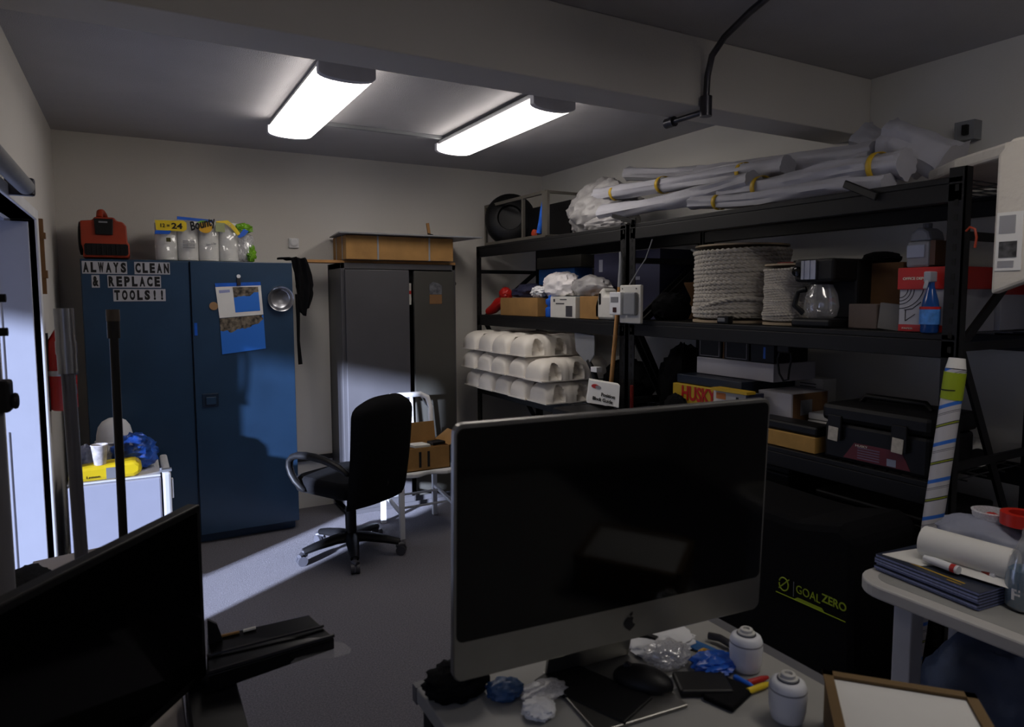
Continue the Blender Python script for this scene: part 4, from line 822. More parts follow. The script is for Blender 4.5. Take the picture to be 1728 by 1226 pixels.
obj('lid', MB().box(2.455, 2.77, 1.355, 1.80, 1.092, 1.165), BLACK, tbx, bevel=.02)
obj('carry_handle', MB().tube([(2.60, 1.72, 1.165), (2.60, 1.70, 1.19), (2.60, 1.46, 1.19), (2.60, 1.44, 1.165)], .012, 8), BLACK, tbx, smooth=True)
for y_ in (1.735, 1.47):
    lt = obj('latch', MB().box(2.448, 2.456, y_ - .03, y_ + .03, 1.02, 1.12), BLACK, tbx, bevel=.003)
    obj('tag', MB().obox((2.446, y_ + .002, 1.045), (.003, .042, .055), rx=.06), mat('tag_cream', (188, 182, 170), .6, var=.15, scale=60), lt, label='cream paper tag')
obj('red_label', MB().prism([(1.70, .955), (1.43, .955), (1.465, 1.02), (1.655, 1.02)], (2.4635, 0, 0), Y, Z, (.0015, 0, 0)), mat('label_maroon', (96, 22, 34), .5, var=.15), tbx)
obj('barcode_patch', MB().box(2.4625, 2.4636, 1.485, 1.52, .958, .985), mat('pale_blue_label', (140, 148, 170), .6), tbx)
tl = MB()
for k in range(5): tl.box(2.4625, 2.4636, 1.55, 1.64, .962 + k * .010, .966 + k * .010)
obj('label_text', tl, mat('mauve_ink', (110, 96, 120), .7), tbx)
text('lettering', 'HUSKY', (2.4624, 1.648, 1.008), -Y, Z, mat('cream_ink', (214, 206, 190), .7), tbx, width=.05, height=.008)
single('paper_roll', 'white paper roll with dark hollow end on the shelf behind the posts', 'paper roll', MB().cyl((2.95, 1.46, S3 + .045), (2.82, 1.38, S3 + .045), .042).mi(1).cyl((2.8195, 1.3797, S3 + .045), (2.816, 1.3776, S3 + .045), .030), [PAPER, BLACK], smooth=True)
cd = thing('hanging_cord', 'black looped power cord hanging under the middle shelf', 'cord', (2.55, 2.1, 1.2))
obj('loop', MB().tube([PX(1318, 588, 2.6), PX(1312, 606, 2.6), PX(1315, 630, 2.6), PX(1322, 642, 2.6), PX(1330, 640, 2.6), PX(1332, 622, 2.6), PX(1336, 604, 2.6), PX(1333, 588, 2.6)], .005, 8), BLACK, cd, smooth=True)
obj('plug', MB().obox(PX(1326, 586, 2.6), (.04, .07, .05)), BLACK, cd, bevel=.008)
single('wall_cable', 'thin cable running down the right wall behind the shelf', 'cable', MB().tube([PX(1350, 575, 3.19), PX(1353, 600, 3.19), PX(1362, 640, 3.19), PX(1366, 670, 3.19)], .004, 6), BLACK)
single('black_sack', 'black sack slumped at the far end of the lower near shelf', 'bag', MB().blob((2.72, 2.89, 1.08), (.15, .12, .24), 51, .22, 2, flat=S3 + .002), BLACKF, smooth=True)
single('black_sack', 'black bundle lying in front of the yellow box', 'bag', MB().blob((2.475, 2.67, 1.0), (.02, .09, .085), 52, .2, 2, flat=S3), BLACKF, smooth=True)
for k, (xa, ya_, w_, h_) in enumerate(((2.52, 1.40, .45, .40), (2.52, 2.0, .5, .45))):
    single('storage_bin', ('dark lidded bin on the bottom shelf behind the printed cover', 'dark bin at the middle of the near bottom shelf')[k], 'bin', MB().box(xa, xa + .45, ya_, ya_ + w_, .352, .352 + h_).box(xa - .01, xa + .46, ya_ - .01, ya_ + w_ + .01, .352 + h_, .352 + h_ + .03), BLACK, bevel=.01)
single('storage_bin', 'dark bin on the bottom shelf of the far rack', 'bin', MB().box(2.52, 2.98, 3.3, 3.9, .352, .76), NAVY, bevel=.02)
# striped tube leaning by the post
stp = thing('wrap_roll', 'tall white roll of printed house wrap leaning at the rack post', 'wrap roll', (2.36, 1.26, 0))
def stripes():
    m = bpy.data.materials.new('printed_wrap'); m.use_nodes = True; nt = m.node_tree; b = nt.nodes['Principled BSDF']
    t = nt.nodes.new('ShaderNodeTexCoord'); sp = nt.nodes.new('ShaderNodeSeparateXYZ'); nt.links.new(t.outputs['Object'], sp.inputs[0])
    a = nt.nodes.new('ShaderNodeMath'); a.operation = 'MULTIPLY_ADD'; a.inputs[1].default_value = .45; nt.links.new(sp.outputs[1], a.inputs[0]); nt.links.new(sp.outputs[2], a.inputs[2])
    s_ = nt.nodes.new('ShaderNodeMath'); s_.operation = 'MULTIPLY'; s_.inputs[1].default_value = 1 / .125; nt.links.new(a.outputs[0], s_.inputs[0])
    f_ = nt.nodes.new('ShaderNodeMath'); f_.operation = 'FRACT'; nt.links.new(s_.outputs[0], f_.inputs[0])
    r_ = nt.nodes.new('ShaderNodeValToRGB'); r_.color_ramp.interpolation = 'CONSTANT'; nt.links.new(f_.outputs[0], r_.inputs[0])
    w_ = (.55, .54, .56, 1); e = r_.color_ramp.elements; e[0].color = w_; e[0].position = 0; e[1].color = (.02, .02, .02, 1); e[1].position = .30
    for p_, c_ in ((.325, (.30, .36, .02, 1)), (.36, (.02, .02, .02, 1)), (.385, w_), (.62, (.05, .05, .06, 1)), (.632, w_), (.66, (.05, .05, .06, 1)), (.672, w_), (.80, (.03, .16, .62, 1)), (.90, w_)):
        q = e.new(p_); q.color = c_
    nt.links.new(r_.outputs[0], b.inputs['Base Color']); b.inputs['Roughness'].default_value = .5
    return m
tp1 = PX(1613, 622, 2.385); tpm = PX(1575, 872, 2.362); tp0 = tp1 + (tpm - tp1) * (tp1.z / (tp1.z - tpm.z))
obj('roll', MB().tube([tp0.lerp(tp1, k / 12) for k in range(13)], .031, 24), stripes(), stp, smooth=True)
ta, tb2 = tp0.lerp(tp1, .925), tp0.lerp(tp1, .992)
obj('lime_label', MB().tube([ta, tb2], .0325, 24, False), LIME, stp, smooth=True)
obj('label_line', MB().tube([ta + Z * .03, ta + Z * .034], .0328, 24, False), INK, stp)
obj('top_end', MB().tube([tp1, tp1 + Vector((.005, 0, .035))], [.030, .024], 24), PAPER, stp, smooth=True)

# ------------------------------------------------------------------ black printed cover in front of the rack
gz = thing('equipment_cover', 'tall black fabric cover with lime logo before the near rack', 'cover', (2.22, 1.75, 0))
obj('cover', MB().prism([(1.35, 0), (2.42, 0), (2.40, .60), (2.33, .78), (2.0, .80), (1.6, .79), (1.42, .83), (1.36, .80), (1.345, .4)], (2.05, 0, 0), Y, Z, (.36, 0, 0)), BLACKF, gz, bevel=.03)
gx = 2.0485
def gp(x, y): p = PX(x, y, 2.05); return p.y, p.z
text('lettering', 'GOAL', (gx, gp(1344, 997)[0], gp(1344, 999)[1]), Vector((0, -1, -.02)), Z, LIME, gz, width=abs(gp(1344, 0)[0] - gp(1386, 0)[0]), height=.030, bold=.0)
text('lettering', 'ZERO', (gx, gp(1387, 1010)[0], gp(1387, 1014)[1]), Vector((0, -1, -.02)), Z, LIME, gz, width=abs(gp(1387, 0)[0] - gp(1430, 0)[0]), height=.030, bold=.02)
cy_, cz_ = gp(1323, 985)
obj('logo_ring', MB().tube([(gx, cy_ + .020 * math.cos(a), cz_ + .024 * math.sin(a)) for a in [PI * .1 + i * PI * 1.9 / 20 for i in range(21)]], .0026, 6).bar((gx, cy_ + .020, cz_ - .020), (gx, cy_ - .022, cz_ + .024), .005, .004), LIME, gz)
y0_, z0_ = gp(1310, 997); y1_, z1_ = gp(1427, 1049)
def lp_(t_, off=0): return (gx, y0_ + (y1_ - y0_) * t_, z0_ + (z1_ - z0_) * t_ + off)
obj('logo_underline', MB().bar(lp_(0), lp_(1), .003, .0025).add([lp_(.27), lp_(.72), lp_(.68, .012), lp_(.33, .012)] + [tuple(Vector(q) + Vector((.001, 0, 0))) for q in (lp_(.27), lp_(.72), lp_(.68, .012), lp_(.33, .012))], [(0, 1, 2, 3), (4, 7, 6, 5), (0, 4, 5, 1), (2, 6, 7, 3)]), LIME, gz)
obj('logo_divider', MB().box(gx - .0005, gx + .001, gp(1340, 985)[0], gp(1340, 985)[0] + .0015, cz_ - .03, cz_ + .025), GREYP, gz)

# ------------------------------------------------------------------ right-hand table and its load
TZ = .75
rt_ = thing('folding_table', 'white plastic folding table at the right edge', 'table', (2.15, .75, 0))
def rr_top(xa, xb, ya, yb, r):
    return [(xa + (xb - xa) / 2 + p, ya + (yb - ya) / 2 + q) for p, q in rrect(xb - xa, yb - ya, r, 7)]
obj('tabletop', MB().prism(rr_top(1.872, 2.30, -.25, 1.262, .10), (0, 0, TZ - .04), X, Y, (0, 0, .04)), mat('table_white', (190, 188, 184), .5, var=.05), rt_, bevel=.006)
obj('tabletop_inset', MB().prism(rr_top(1.915, 2.26, -.20, 1.22, .06), (0, 0, TZ), X, Y, (0, 0, .0008)), mat('table_grey', (150, 150, 146), .55, var=.08), rt_)
for lx, ly in ((1.945, 1.115), (1.945, -.1), (2.24, 1.115), (2.24, -.1)): obj('leg', MB().bar((lx, ly, 0), (lx, ly, TZ - .04), .06, .055, (0, 1, 0)), mat('table_leg_white', (196, 198, 206), .5), rt_, bevel=.004)
obj('rail', MB().bar((1.96, 1.115, TZ - .075), (2.23, 1.115, TZ - .075), .02, .05).bar((1.96, -.1, TZ - .075), (2.23, -.1, TZ - .075), .02, .05), mat('table_leg_white', (196, 198, 206), .5), rt_)
# magazines
c0 = PZ(1477, 940, .79); c1 = PZ(1652, 1008, .79)
ang = math.atan2((c1 - c0).y, (c1 - c0).x)
du = Vector((math.cos(ang), math.sin(ang), 0)); dv = Vector((-math.sin(ang), math.cos(ang), 0)); LL = (c1 - c0).length
nm_ = ('lowest', 'second from the bottom', 'third from the bottom', 'fourth from the bottom', 'second from the top', 'topmost')
mz = TZ + .001
for k in range(6):
    h = .0085; off = (random.Random(k).random() - .5) * .012
    t_ = thing('magazine', 'navy-covered magazine, %s of the stack on the folding table' % nm_[k], 'magazine', tuple(c0 + du * LL / 2 + dv * .10), ang, 'navy magazines on the folding table')
    t_.location.z = mz; WM[t_.name] = Matrix.Translation(t_.location) @ Matrix.Rotation(ang, 4, 'Z')
    obj('pages', MB().box(-LL / 2 + .001, LL / 2 - .002, -.10 + off, .10 + off, .0007, h - .0014), mat('page_edges', (150, 158, 196), .8, var=.2, scale=200), t_, local=True)
    obj('covers', MB().box(-LL / 2, LL / 2, -.101 + off, .102 + off, h - .0014, h - .0004).box(-LL / 2, LL / 2, -.101 + off, .102 + off, 0, .0007), mat('navy_cover', (40, 46, 62), .35, var=.1), t_, local=True)
    if k == 5:
        obj('gold_print', MB().box(-.06, .10, -.075, -.069, h, h + .0003).box(-.10, -.07, -.06, -.052, h, h + .0003).box(.06, .10, -.09, -.086, h, h + .0003), YTAPE, t_, local=True)
    mz += h
single('letter_sheet', 'white printed sheet on the left half of the magazine stack', 'paper', MB().prism([(-.14, -.09), (-.03, -.07), (.02, .10), (-.12, .11)], tuple(c0 + du * LL / 2 + dv * .10 + Z * (mz + .001 - .79)), du, dv, (0, 0, .002)), PAPER)
pr0, pr1 = PZ(1560, 912, .853), PZ(1712, 955, .853)
prr = thing('paper_roll', 'thick roll of white paper on the magazine stack', 'paper roll', tuple((pr0 + pr1) / 2 - Z * .045))
obj('roll', MB().tube([pr0.lerp(pr1, k / 4) for k in range(5)], .046, 30), PAPER, prr, smooth=True)
obj('loose_edge', MB().add([pr0 + Vector((-.035, -.02, -.03)), pr1 + Vector((-.035, -.02, -.03)), pr1 + Vector((-.062, -.03, -.043)), pr0 + Vector((-.062, -.03, -.043))], [(0, 1, 2, 3)]), PAPER, prr, solid=.001)
for k, (a_, b_) in enumerate((((1582, 934), (1682, 972)), ((1560, 940), (1618, 962)))):
    p0_, p1_ = PZ(*a_, .822), PZ(*b_, .822)
    t_ = thing('sealant_tube', ('white tube with an orange label in front of the paper roll', 'short white tube with red band on the magazines')[k], 'tube', tuple(p0_ - Z * .012), 0)
    obj('tube', MB().tube([p0_.lerp(p1_, q / 4) for q in range(5)], [.008, .011, .012, .012, .012], 16), WHITE, t_, smooth=True)
    obj('band', MB().tube([p0_.lerp(p1_, .80), p0_.lerp(p1_, .93)], .0125, 16, False), (ORANGE, RED)[k], t_, smooth=True)
single('grey_sack', 'soft grey plastic sack behind the paper roll', 'bag', MB().blob(PX(1668, 905, 2.205), (.09, .14, .055), 61, .2, 1.6, flat=TZ + .001), mat('grey_bag_film', (134, 138, 154), .5, var=.15, bump=.4, bscale=25), smooth=True)
ctu = PX(1672, 880, 2.22)
single('clear_tub', 'clear plastic tub with red contents on the grey sack', 'tub', MB().lathe(ctu, [(.045, 0), (.05, .03), (.052, .034), (.045, .036), (.040, .004)], 22).mi(1).blob(ctu + Z * .018, (.018, .018, .010), 3, .3), [FROST, RED], smooth=True)
single('red_tape_roll', 'red roll of tape at the right edge of the folding table', 'tape roll', MB().lathe(PX(1722, 885, 2.20), [(.05, 0), (.05, .035), (.03, .035), (.03, 0)], 26), mat('bright_red', (190, 36, 22), .4), smooth=True)
sb = thing('spray_bottle', 'large blue-filled clear spray bottle at the right photo edge', 'spray bottle', (2.0, .86, TZ))
bc_ = PZ(1728, 1028, TZ)
obj('liquid', MB().lathe(bc_ + Z * .002, [(.03, 0), (.0445, .01), (.0465, .06), (.0455, .09), (.041, .11), (.0, .11)], 26), mat('teal_liquid', (8, 84, 116), .2), sb, smooth=True)
obj('bottle', MB().lathe(bc_ + Z * .001, [(.034, 0), (.045, .01), (.047, .06), (.046, .10), (.036, .15), (.018, .19), (.014, .20), (.014, .22)], 26), JAR, sb, smooth=True)
text('lettering', 'F', bc_ + Vector((-.045, .012, .035)), Vector((0, -1, 0)), Z, WHITE, sb, width=.02, height=.03, bold=.02)
# under the table
single('folded_tarp', 'slate blue tarp folded under the white table', 'tarp', MB().blob((2.12, .93, .34), (.11, .24, .29), 64, .16, 1.5, 50, 34, flat=.002), mat('slate_tarp', (74, 86, 112), .4, var=.25, scale=6, bump=.4, bscale=18), smooth=True)
single('black_drum', 'round black drum on the floor under the white table', 'drum', MB().lathe((1.99, .50, 0), [(.12, 0), (.13, .02), (.13, .40), (.10, .46), (.04, .48)], 30), BLACK, smooth=True)

# ------------------------------------------------------------------ centre desk, computer and desk clutter
DZc = .86
dc = thing('desk', 'white-topped desk under the silver computer', 'desk', (.8, .7, 0))
obj('desktop', MB().box(.44, 1.122, -.3, 1.17, DZc - .03, DZc), mat('desk_white', (150, 149, 144), .5, var=.05), dc, bevel=.003)
obj('edge_lip', MB().box(1.122, 1.150, -.3, 1.19, DZc - .035, DZc - .001).box(.44, 1.122, 1.17, 1.19, DZc - .035, DZc - .001), mat('edge_grey', (92, 92, 96), .5), dc)
for lx in (.47, 1.11):
    for ly in (-.25, 1.14): obj('leg', MB().box(lx - .02, lx + .02, ly - .02, ly + .02, 0, DZc - .036), BLACKM, dc)
ia = -0.0871751; it = -0.03877876
im = thing('desktop_computer', 'large silver all-in-one computer with a black glass screen', 'computer', (.75, 1.05, DZc))
c = Vector((.43084, .97432, .97125)); ux = Vector((math.cos(ia), math.sin(ia), 0)); nb_ = Vector((-math.sin(ia), math.cos(ia), 0)); up = Z * math.cos(it) + nb_ * math.sin(it); nrm = ux.cross(up)   # nrm points to the viewer
if nrm.dot(EYE - c) < 0: nrm = -nrm
W_, H_ = .65, .43
ctr = c + ux * W_ / 2 + up * H_ / 2
obj('case', MB().prism(rrect(W_, H_, .016), ctr, ux, up, -nrm * .016), ALU, im, bevel=.002)
hump = MB(); rings = []
for k, (s_, dd) in enumerate(((.96, .016), (.85, .028), (.6, .042), (.25, .050))):
    rings.append([ctr - nrm * dd + ux * a_ * s_ + up * b_ * s_ for a_, b_ in rrect(W_, H_, .03)])
nv_ = len(rings[0]); hump.add([p for r_ in rings for p in r_], [(i * nv_ + j, i * nv_ + (j + 1) % nv_, (i + 1) * nv_ + (j + 1) % nv_, (i + 1) * nv_ + j) for i in range(3) for j in range(nv_)] + [tuple(3 * nv_ + j for j in range(nv_))])
obj('rear_shell', hump, ALU, im, smooth=True)
chin = .068
gctr = c + ux * W_ / 2 + up * (chin + (H_ - chin - .007) / 2)
obj('screen', MB().prism(rrect(W_ - .009, H_ - chin - .007, .012), gctr + nrm * .0008, ux, up, -nrm * .002), BLACKG, im)
# fruit badge on the chin
ab = c + ux * W_ * .522 + up * chin * .50 + nrm * .0009
ap = [(.0115 * math.cos(a) * (1 + .10 * math.cos(2 * a + .0)), .0125 * math.sin(a) * (1 - .10 * abs(math.cos(a)) ** 3) - (.0018 if abs(math.cos(a)) < .18 else 0)) for a in [i * 2 * PI / 36 for i in range(36)]]
ap = [((x_ if not (x_ > .006 and -.002 < y_ < .009) else .0075 - .002 * math.cos((y_ - .0035) * 300)), y_) for x_, y_ in ap]
obj('fruit_badge', MB().prism(ap, ab, ux, up, nrm * .0006).prism([(0, .0135), (.001, .018), (.005, .021), (.0055, .017), (.003, .0135)], ab, ux, up, nrm * .0006), INK, im)
ft = c + ux * W_ / 2 - nrm * .02
obj('stand', MB().prism([(-.095, 0), (.095, 0), (.095, .20), (-.095, .20)], Vector((ft.x, ft.y, DZc + .006)) + nb_ * .10, ux, Vector((0, 0, 1)) - nb_ * .25, nb_ * .008)
    .prism([(-.095, -.09), (.095, -.09), (.095, .115), (-.095, .115)], Vector((ft.x, ft.y, DZc + .001)), ux, nb_, (0, 0, .006)), ALU, im, bevel=.002)
# foot clutter
def onD(x, y, dz=0): p = PZ(x, y, DZc + dz); return p
ms = onD(1085, 1146, .015)
mo = thing('computer_mouse', 'black computer mouse in front of the silver computer', 'mouse', (ms.x, ms.y, DZc + .001), .6)
obj('shell', MB().blob((0, 0, .012), (.036, .058, .026), 1, 0, flat=.0, ridge=False), BLACK, mo, local=True, smooth=True)
obj('wheel', MB().cyl((-.004, .03, .033), (.004, .03, .033), .008), DSTEEL, mo, local=True, smooth=True)
cb_ = onD(1125, 1118)
single('clear_bag', 'small crumpled clear bag behind the black mouse', 'bag', MB().blob((cb_.x, cb_.y, DZc + .018), (.050, .040, .022), 71, .3, 2.0, 44, 26, flat=DZc + .001), FILM, smooth=True)
pp_ = onD(1110, 1100)
single('white_wrapper', 'crumpled white wrapper between the clear bag and the computer', 'wrapper', MB().blob((pp_.x + .03, pp_.y + .02, DZc + .008), (.08, .05, .012), 72, .25, 1.8, flat=DZc + .001), WHITE, smooth=True)
bcl = onD(1090, 1086)
bn = thing('binder_clip', 'black binder clip near the fruit badge under the computer', 'clip', (bcl.x, bcl.y, DZc), .4)
obj('jaw', MB().prism([(-.02, 0), (.02, 0), (.006, .022), (-.006, .022)], (0, -.025, .001), X, Z, (0, .05, 0)), BLACK, bn, local=True)
obj('wire_arm', MB().tube([(.018, -.012, .004), (.042, -.010, .012), (.042, .010, .012), (.018, .012, .004)], .0016, 6), DSTEEL, bn, local=True, smooth=True)
ptl = [onD(1135, 1078, .004), onD(1160, 1075, .004), onD(1262, 1118, .004), onD(1240, 1128, .004)]
pk = thing('blister_card', 'long blue and white product card on the desk', 'card', (ptl[0].x, ptl[0].y, DZc))
obj('card', MB().add([Vector((p.x, p.y, DZc + .003)) for p in ptl] + [Vector((p.x, p.y, DZc + .006)) for p in ptl], [(0, 1, 2, 3), (4, 7, 6, 5), (0, 4, 5, 1), (1, 5, 6, 2), (2, 6, 7, 3), (3, 7, 4, 0)]), mat('card_blue', (34, 92, 150), .4, var=.3, scale=30), pk)
p2 = [onD(1130, 1092, .003), onD(1180, 1100, .003), onD(1225, 1130, .003), onD(1200, 1142, .003)]
single('blue_wrapper', 'crumpled blue and orange wrapper beside the white canister', 'wrapper', MB().blob((onD(1205, 1128).x, onD(1205, 1128).y, DZc + .012), (.045, .035, .015), 75, .4, 3, flat=DZc + .001).mi(1).blob((onD(1188, 1112).x, onD(1188, 1112).y, DZc + .010), (.014, .012, .012), 76, .3, 3, flat=DZc + .001), [BLUEF, mat('amber_film', (214, 160, 20), .4)], smooth=True)
single('white_card', 'white paper card beside the clear bag on the desk', 'card', MB().prism([(-.03, -.02), (.03, -.012), (.03, .02), (-.02, .02)], (onD(1140, 1150).x, onD(1140, 1150).y, DZc + .0005), X, Y, (0, 0, .001)), PAPER)
single('phone_case', 'flat black case in front of the blue wrapper', 'case', MB().obox((onD(1185, 1160).x, onD(1185, 1160).y, DZc + .008), (.10, .07, .014), rz=-.5), BLACK, bevel=.005)
single('sunglasses_case', 'rounded grey folded strap behind the white canister', 'strap', MB().tube([onD(1196, 1072, .012), onD(1215, 1076, .014), onD(1238, 1090, .012)], .008, 10), DSTEEL, smooth=True)
def canister(x, y, label):
    p = onD(x, y)
    t = thing('canister', label, 'canister', (p.x, p.y, DZc + .0005), 0, 'white capped canisters on the desk')
    obj('body', MB().lathe((0, 0, 0), [(.022, 0), (.027, .003), (.0305, .02), (.032, .045), (.0312, .060), (.028, .068), (.022, .0715), (.0165, .072)], 36), WHITE, t, local=True, smooth=True)
    obj('seam_ring', MB().lathe((0, 0, .055), [(.0313, 0), (.0318, .001), (.0313, .003)], 36), GREYP, t, local=True, smooth=True)
    cp_ = obj('cap', MB().lathe((0, 0, .073), [(.0165, 0), (.0165, .0035), (.0120, .0042), (.0120, .0095), (.0105, .0105), (.0070, .0105), (.0065, .006)], 28), OFFW, t, local=True, smooth=True)
    obj('cap_groove', MB().lathe((0, 0, .0725), [(.0185, 0), (.0185, .0012), (.0160, .0014)], 28), DSTEEL, t, local=True, smooth=True)
    return t
cn = canister(1258, 1128, 'white capped canister, the farther of two on the desk')
p_ = onD(1328, 1212)
copy_tree(cn, (p_.x, p_.y, DZc + .0005), .4, 'white capped canister, the nearer of two at the photo bottom')
pen_m = (RED, BLUEF, YEL)
for k, (a_, b_) in enumerate((((1262, 1152), (1296, 1142)), ((1240, 1142), (1276, 1162)), ((1262, 1166), (1300, 1152)))):
    A_, B_ = onD(*a_, .008), onD(*b_, .008)
    single('marker_pen', ('red marker pen at the foot of the white canister', 'blue marker pen crossing the others on the desk', 'yellow marker pen nearest the photo bottom')[k], 'pen', MB().tube([A_, A_.lerp(B_, .7), B_], [.006, .006, .003], 10), pen_m[k], 'marker pens on the desk', smooth=True)
single('tissue_pack', 'small black pouch under the marker pens', 'pouch', MB().obox((onD(1230, 1175).x, onD(1230, 1175).y, DZc + .006), (.09, .06, .010), rz=.3), BLACKF, bevel=.004)
# left side of the desk
single('black_pouch', 'black crumpled pouch at the left desk corner', 'pouch', MB().blob((.50, 1.12, DZc + .022), (.06, .05, .03), 81, .3, 2.5, flat=DZc + .001), BLACKF, smooth=True)
single('blue_packet', 'small blue packet under the computer left corner', 'packet', MB().blob((.575, 1.065, DZc + .012), (.035, .03, .016), 82, .3, 3, flat=DZc + .001), mat('dull_blue_film', (50, 84, 128), .4, var=.3), smooth=True)
single('clear_bag', 'clear zipped bag in front of the black cover on the desk', 'bag', MB().blob((.64, 1.03, DZc + .010), (.045, .03, .010), 83, .25, 2, flat=DZc + .001), FROST, smooth=True)
single('tablet_cover', 'black rectangular cover lying left of the computer foot', 'cover', MB().obox((.72, .99, DZc + .006), (.10, .20, .010), rz=.35), BLACK, bevel=.003)
single('white_tissue', 'white folded tissue at the bottom left of the desk', 'tissue', MB().blob((.60, .985, DZc + .010), (.03, .03, .012), 84, .3, 3, flat=DZc + .001), WHITE, smooth=True)
# cardboard tray standing at the right desk edge
fp = [PZ(1392, 1134, .95), PZ(1606, 1168, .95)]
fd_ = (fp[1] - fp[0]).normalized(); fnv = Vector((fd_.y, -fd_.x, 0)); fnv = fnv if fnv.y < 0 else -fnv
ctb = thing('open_carton', 'open brown carton with white paper inside at the photo bottom', 'box', tuple(fp[0] + fd_ * .12 + fnv * .1 - Z * .09))
def P3(a, b, z): return fp[0] + fd_ * a + fnv * b + Z * (z - .95)
cw = MB()
for a0, a1, b0, b1 in ((0, .22, 0, .006), (0, .22, .244, .25), (0, .006, 0, .25), (.214, .22, 0, .25)):
    q = [P3(a0, b0, DZc + .001), P3(a1, b0, DZc + .001), P3(a1, b1, DZc + .001), P3(a0, b1, DZc + .001)]; cw.add(q + [p + Z * (.949 - DZc) for p in q], [(0, 1, 2, 3), (4, 7, 6, 5), (0, 4, 5, 1), (1, 5, 6, 2), (2, 6, 7, 3), (3, 7, 4, 0)])
q = [P3(0, 0, DZc + .001), P3(.22, 0, DZc + .001), P3(.22, .25, DZc + .001), P3(0, .25, DZc + .001)]
cw.add(q + [p + Z * .005 for p in q], [(0, 1, 2, 3), (4, 7, 6, 5), (0, 4, 5, 1), (1, 5, 6, 2), (2, 6, 7, 3), (3, 7, 4, 0)])
obj('carton', cw, mat('brown_card_rim', (112, 88, 52), .8, var=.1), ctb)
rm = MB()
for a0, a1, b0, b1 in ((-.004, .224, -.004, .012), (-.004, .012, -.004, .254), (.208, .224, -.004, .254), (-.004, .224, .238, .254)):
    q = [P3(a0, b0, .949), P3(a1, b0, .949), P3(a1, b1, .949), P3(a0, b1, .949)]; rm.add(q + [p + Z * .004 for p in q], [(0, 1, 2, 3), (4, 7, 6, 5), (0, 4, 5, 1), (1, 5, 6, 2), (2, 6, 7, 3), (3, 7, 4, 0)])
obj('folded_rim', rm, mat('brown_card_rim', (112, 88, 52), .8, var=.1), ctb)
q = [P3(.012, .012, .944), P3(.208, .012, .944), P3(.208, .238, .944), P3(.012, .238, .944)]
obj('paper_lining', MB().add(q + [p + Z * .003 for p in q], [(0, 1, 2, 3), (4, 7, 6, 5), (0, 4, 5, 1), (1, 5, 6, 2), (2, 6, 7, 3), (3, 7, 4, 0)]), PAPER, ctb)

# ------------------------------------------------------------------ left desk, monitor, tray, poles
ld = thing('side_desk', 'taupe-topped desk along the left wall', 'desk', (-.17, 1.6, 0))
obj('desktop', MB().prism([(-.33, .5), (.06, .5), (.06, 2.76), (-.12, 2.735), (-.325, 2.69)], (0, 0, .70), X, Y, (0, 0, .03)), BROWNLAM, ld, bevel=.003)
for lx, ly in ((-.29, .6), (.02, .6), (-.29, 2.6), (.02, 2.6)): obj('leg', MB().box(lx - .02, lx + .02, ly - .02, ly + .02, 0, .70), BLACKM, ld)
mn = thing('computer_monitor', 'wide black monitor seen edge-on in the left foreground', 'monitor', (0, 1.4, .73))
a0 = Vector((.111, 1.604, 1.15)); dm = Vector((-.61, -.79, 0)).normalized(); ml = .62; mh = .39; mnn = dm.cross(Z); mnn = mnn if mnn.dot(EYE - a0) > 0 else -mnn
obj('case', MB().prism([(0, 0), (ml, 0), (ml, -mh), (0, -mh)], a0, dm, Z, -mnn * .03), BLACK, mn, bevel=.004)
obj('screen', MB().prism([(.015, -.015), (ml - .015, -.015), (ml - .015, -mh + .02), (.015, -mh + .02)], a0 + mnn * .001, dm, Z, -mnn * .002), BLACKG, mn)
mc = a0 + dm * ml / 2 - mnn * .04
obj('stand', MB().box(mc.x - .03, mc.x + .03, mc.y - .015, mc.y + .015, .74, .95).cyl((mc.x, mc.y, .731), (mc.x, mc.y, .745), .09), BLACK, mn)
single('drawer_pedestal', 'black drawer pedestal below the black paper tray', 'drawers', MB().box(.066, .165, 1.20, 1.64, 0, .757), BLACK, bevel=.004)
pt = thing('paper_tray', 'black tray device with a clear curved flap beside the monitor', 'tray', (.24, 1.58, .76))
k0, k1, k2, k3 = Vector((.118, 1.67, 0)), Vector((.340, 1.622, 0)), Vector((.372, 1.51, 0)), Vector((.104, 1.525, 0))
tr = MB(); zb = (.765, .79, .79, .765); zt_ = (.80, .84, .825, .80)
tr.add([k + Z * z for k, z in zip((k0, k1, k2, k3), (.759, .80, .795, .759))] + [k + Z * z for k, z in zip((k0, k1, k2, k3), (.815, .838, .822, .800))], [(0, 1, 2, 3), (4, 7, 6, 5), (0, 4, 5, 1), (1, 5, 6, 2), (2, 6, 7, 3), (3, 7, 4, 0)])
obj('body', tr, BLACKG if False else mat('glossy_black', (10, 10, 12), .2, var=0), pt, bevel=.003)
obj('rail', MB().bar(k3 + Z * .806, k2 + Z * .828, .006, .006).bar(k3.lerp(k0, .45) + Z * .812, k2.lerp(k1, .4) + Z * .834, .005, .004), mat('rail_gloss', (60, 60, 64), .15, .5), pt)
obj('brass_strip', MB().bar(k0.lerp(k1, .05) + Vector((0, -.012, .818)), k0.lerp(k1, .30) + Vector((0, -.012, .824)), .006, .004).mi(1).bar(k0.lerp(k1, .34) + Vector((0, -.012, .825)), k0.lerp(k1, .46) + Vector((0, -.012, .829)), .008, .004), [CARD, OFFW], pt)
obj('clear_flap', MB().prism([(k2.x - .10, k2.y - .010), (k2.x - .01, k2.y - .035), (k2.x + .026, k2.y - .035), (k2.x + .033, k2.y - .018), (k2.x + .024, k2.y + .02), (k2.x + .004, k2.y + .042), (k2.x - .03, k2.y + .05)], (0, 0, .793), X, Y, (0, 0, .003)), FROST if False else clear('clear_flap', gl=.1, rough=.1, mixv=.08), pt)
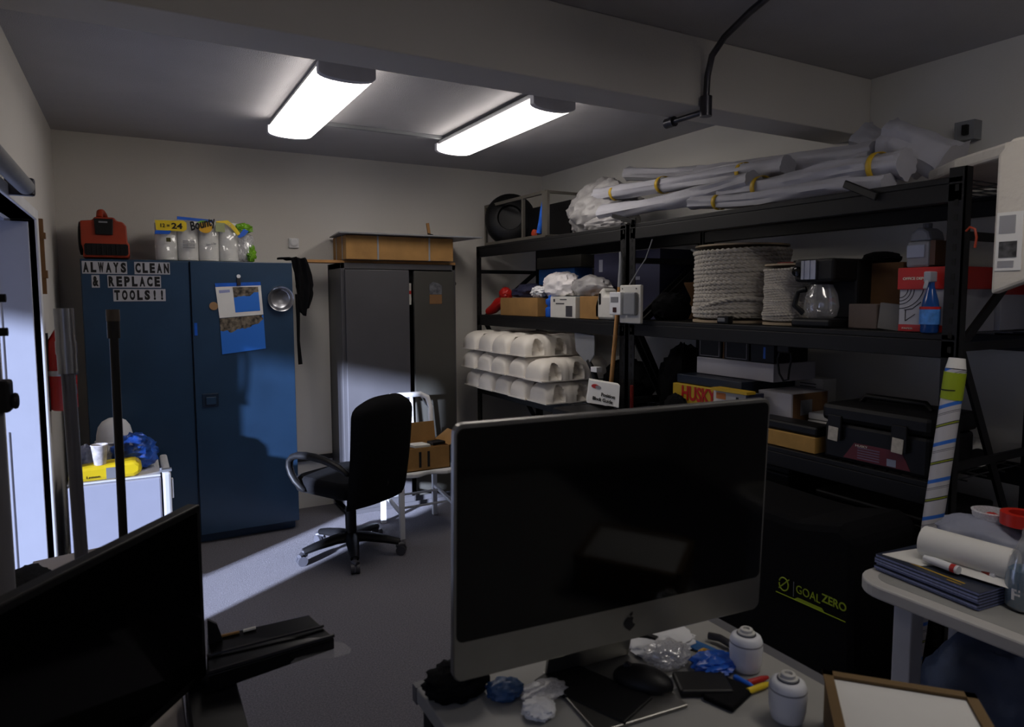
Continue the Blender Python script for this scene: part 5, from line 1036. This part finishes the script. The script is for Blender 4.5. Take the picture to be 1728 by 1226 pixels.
obj('lid_corner', MB().prism([(0, 0), (.035, 0), (.02, .055), (.0, .07)], (.118, 1.64, .80), X, Z, (0, .01, 0)), BLACK, pt)
def pole(label, top, bot, r, seg, m, collar):
    t = thing('metal_pole', label, 'pole', (bot.x, bot.y, .731), 0, None)
    d_ = (top - bot)
    obj('shaft', MB().tube([bot, bot + d_ * .99], r, 18), m, t, smooth=True)
    obj('sleeve', MB().tube([bot + d_ * seg, top], r * 1.4, 18), collar if collar is STEEL else m, t, smooth=True)
    obj('collar', MB().tube([bot + d_ * (seg + .06), bot + d_ * (seg + .10)], r * 1.5, 18), collar, t, smooth=True)
    obj('foot', MB().cyl((bot.x, bot.y, .7305), (bot.x, bot.y, .745), .05), BLACK, t, smooth=True)
pole('thick grey telescoping steel pole, right in front of the fire extinguisher', PY(107, 520, 2.1), Vector((-.145, 2.10, .731)), .016, .80, STEEL if False else mat('pole_steel', (104, 104, 112), .3, .35, var=.1), STEEL)
pole('slim dark pole standing before the blue cabinet', PY(190, 522, 2.3), Vector((-.054, 2.30, .731)), .012, .90, mat('pole_dark', (42, 40, 40), .4, .6), mat('pole_brown', (84, 72, 60), .5))
pl3 = thing('light_stand', 'grey vertical stand with a black clamp at the left photo edge', 'stand', (-.30, 2.0, .731))
obj('shaft', MB().tube([(-.30, 2.0, .731), (-.30, 2.0, 1.55), (-.30, 2.0, 1.95)], [.022, .020, .012], 16), mat('stand_grey', (120, 120, 128), .5), pl3, smooth=True)
obj('clamp', MB().box(-.33, -.262, 1.965, 2.03, 1.33, 1.405).cyl((-.262, 1.99, 1.355), (-.248, 1.99, 1.355), .02), BLACK, pl3, bevel=.012)
for z_ in (1.52, 1.60): obj('knob', MB().cyl((-.295, 2.0, z_), (-.262, 2.0, z_), .010), BLACK, pl3)
obj('base', MB().cyl((-.30, 2.0, .7305), (-.30, 2.0, .745), .055), BLACK, pl3, smooth=True)
single('camera_bag', 'black bag on the left desk below the door', 'bag', MB().blob((-.305, 2.28, .775), (.075, .20, .045), 91, .2, 1.5, flat=.731), BLACKF, smooth=True)
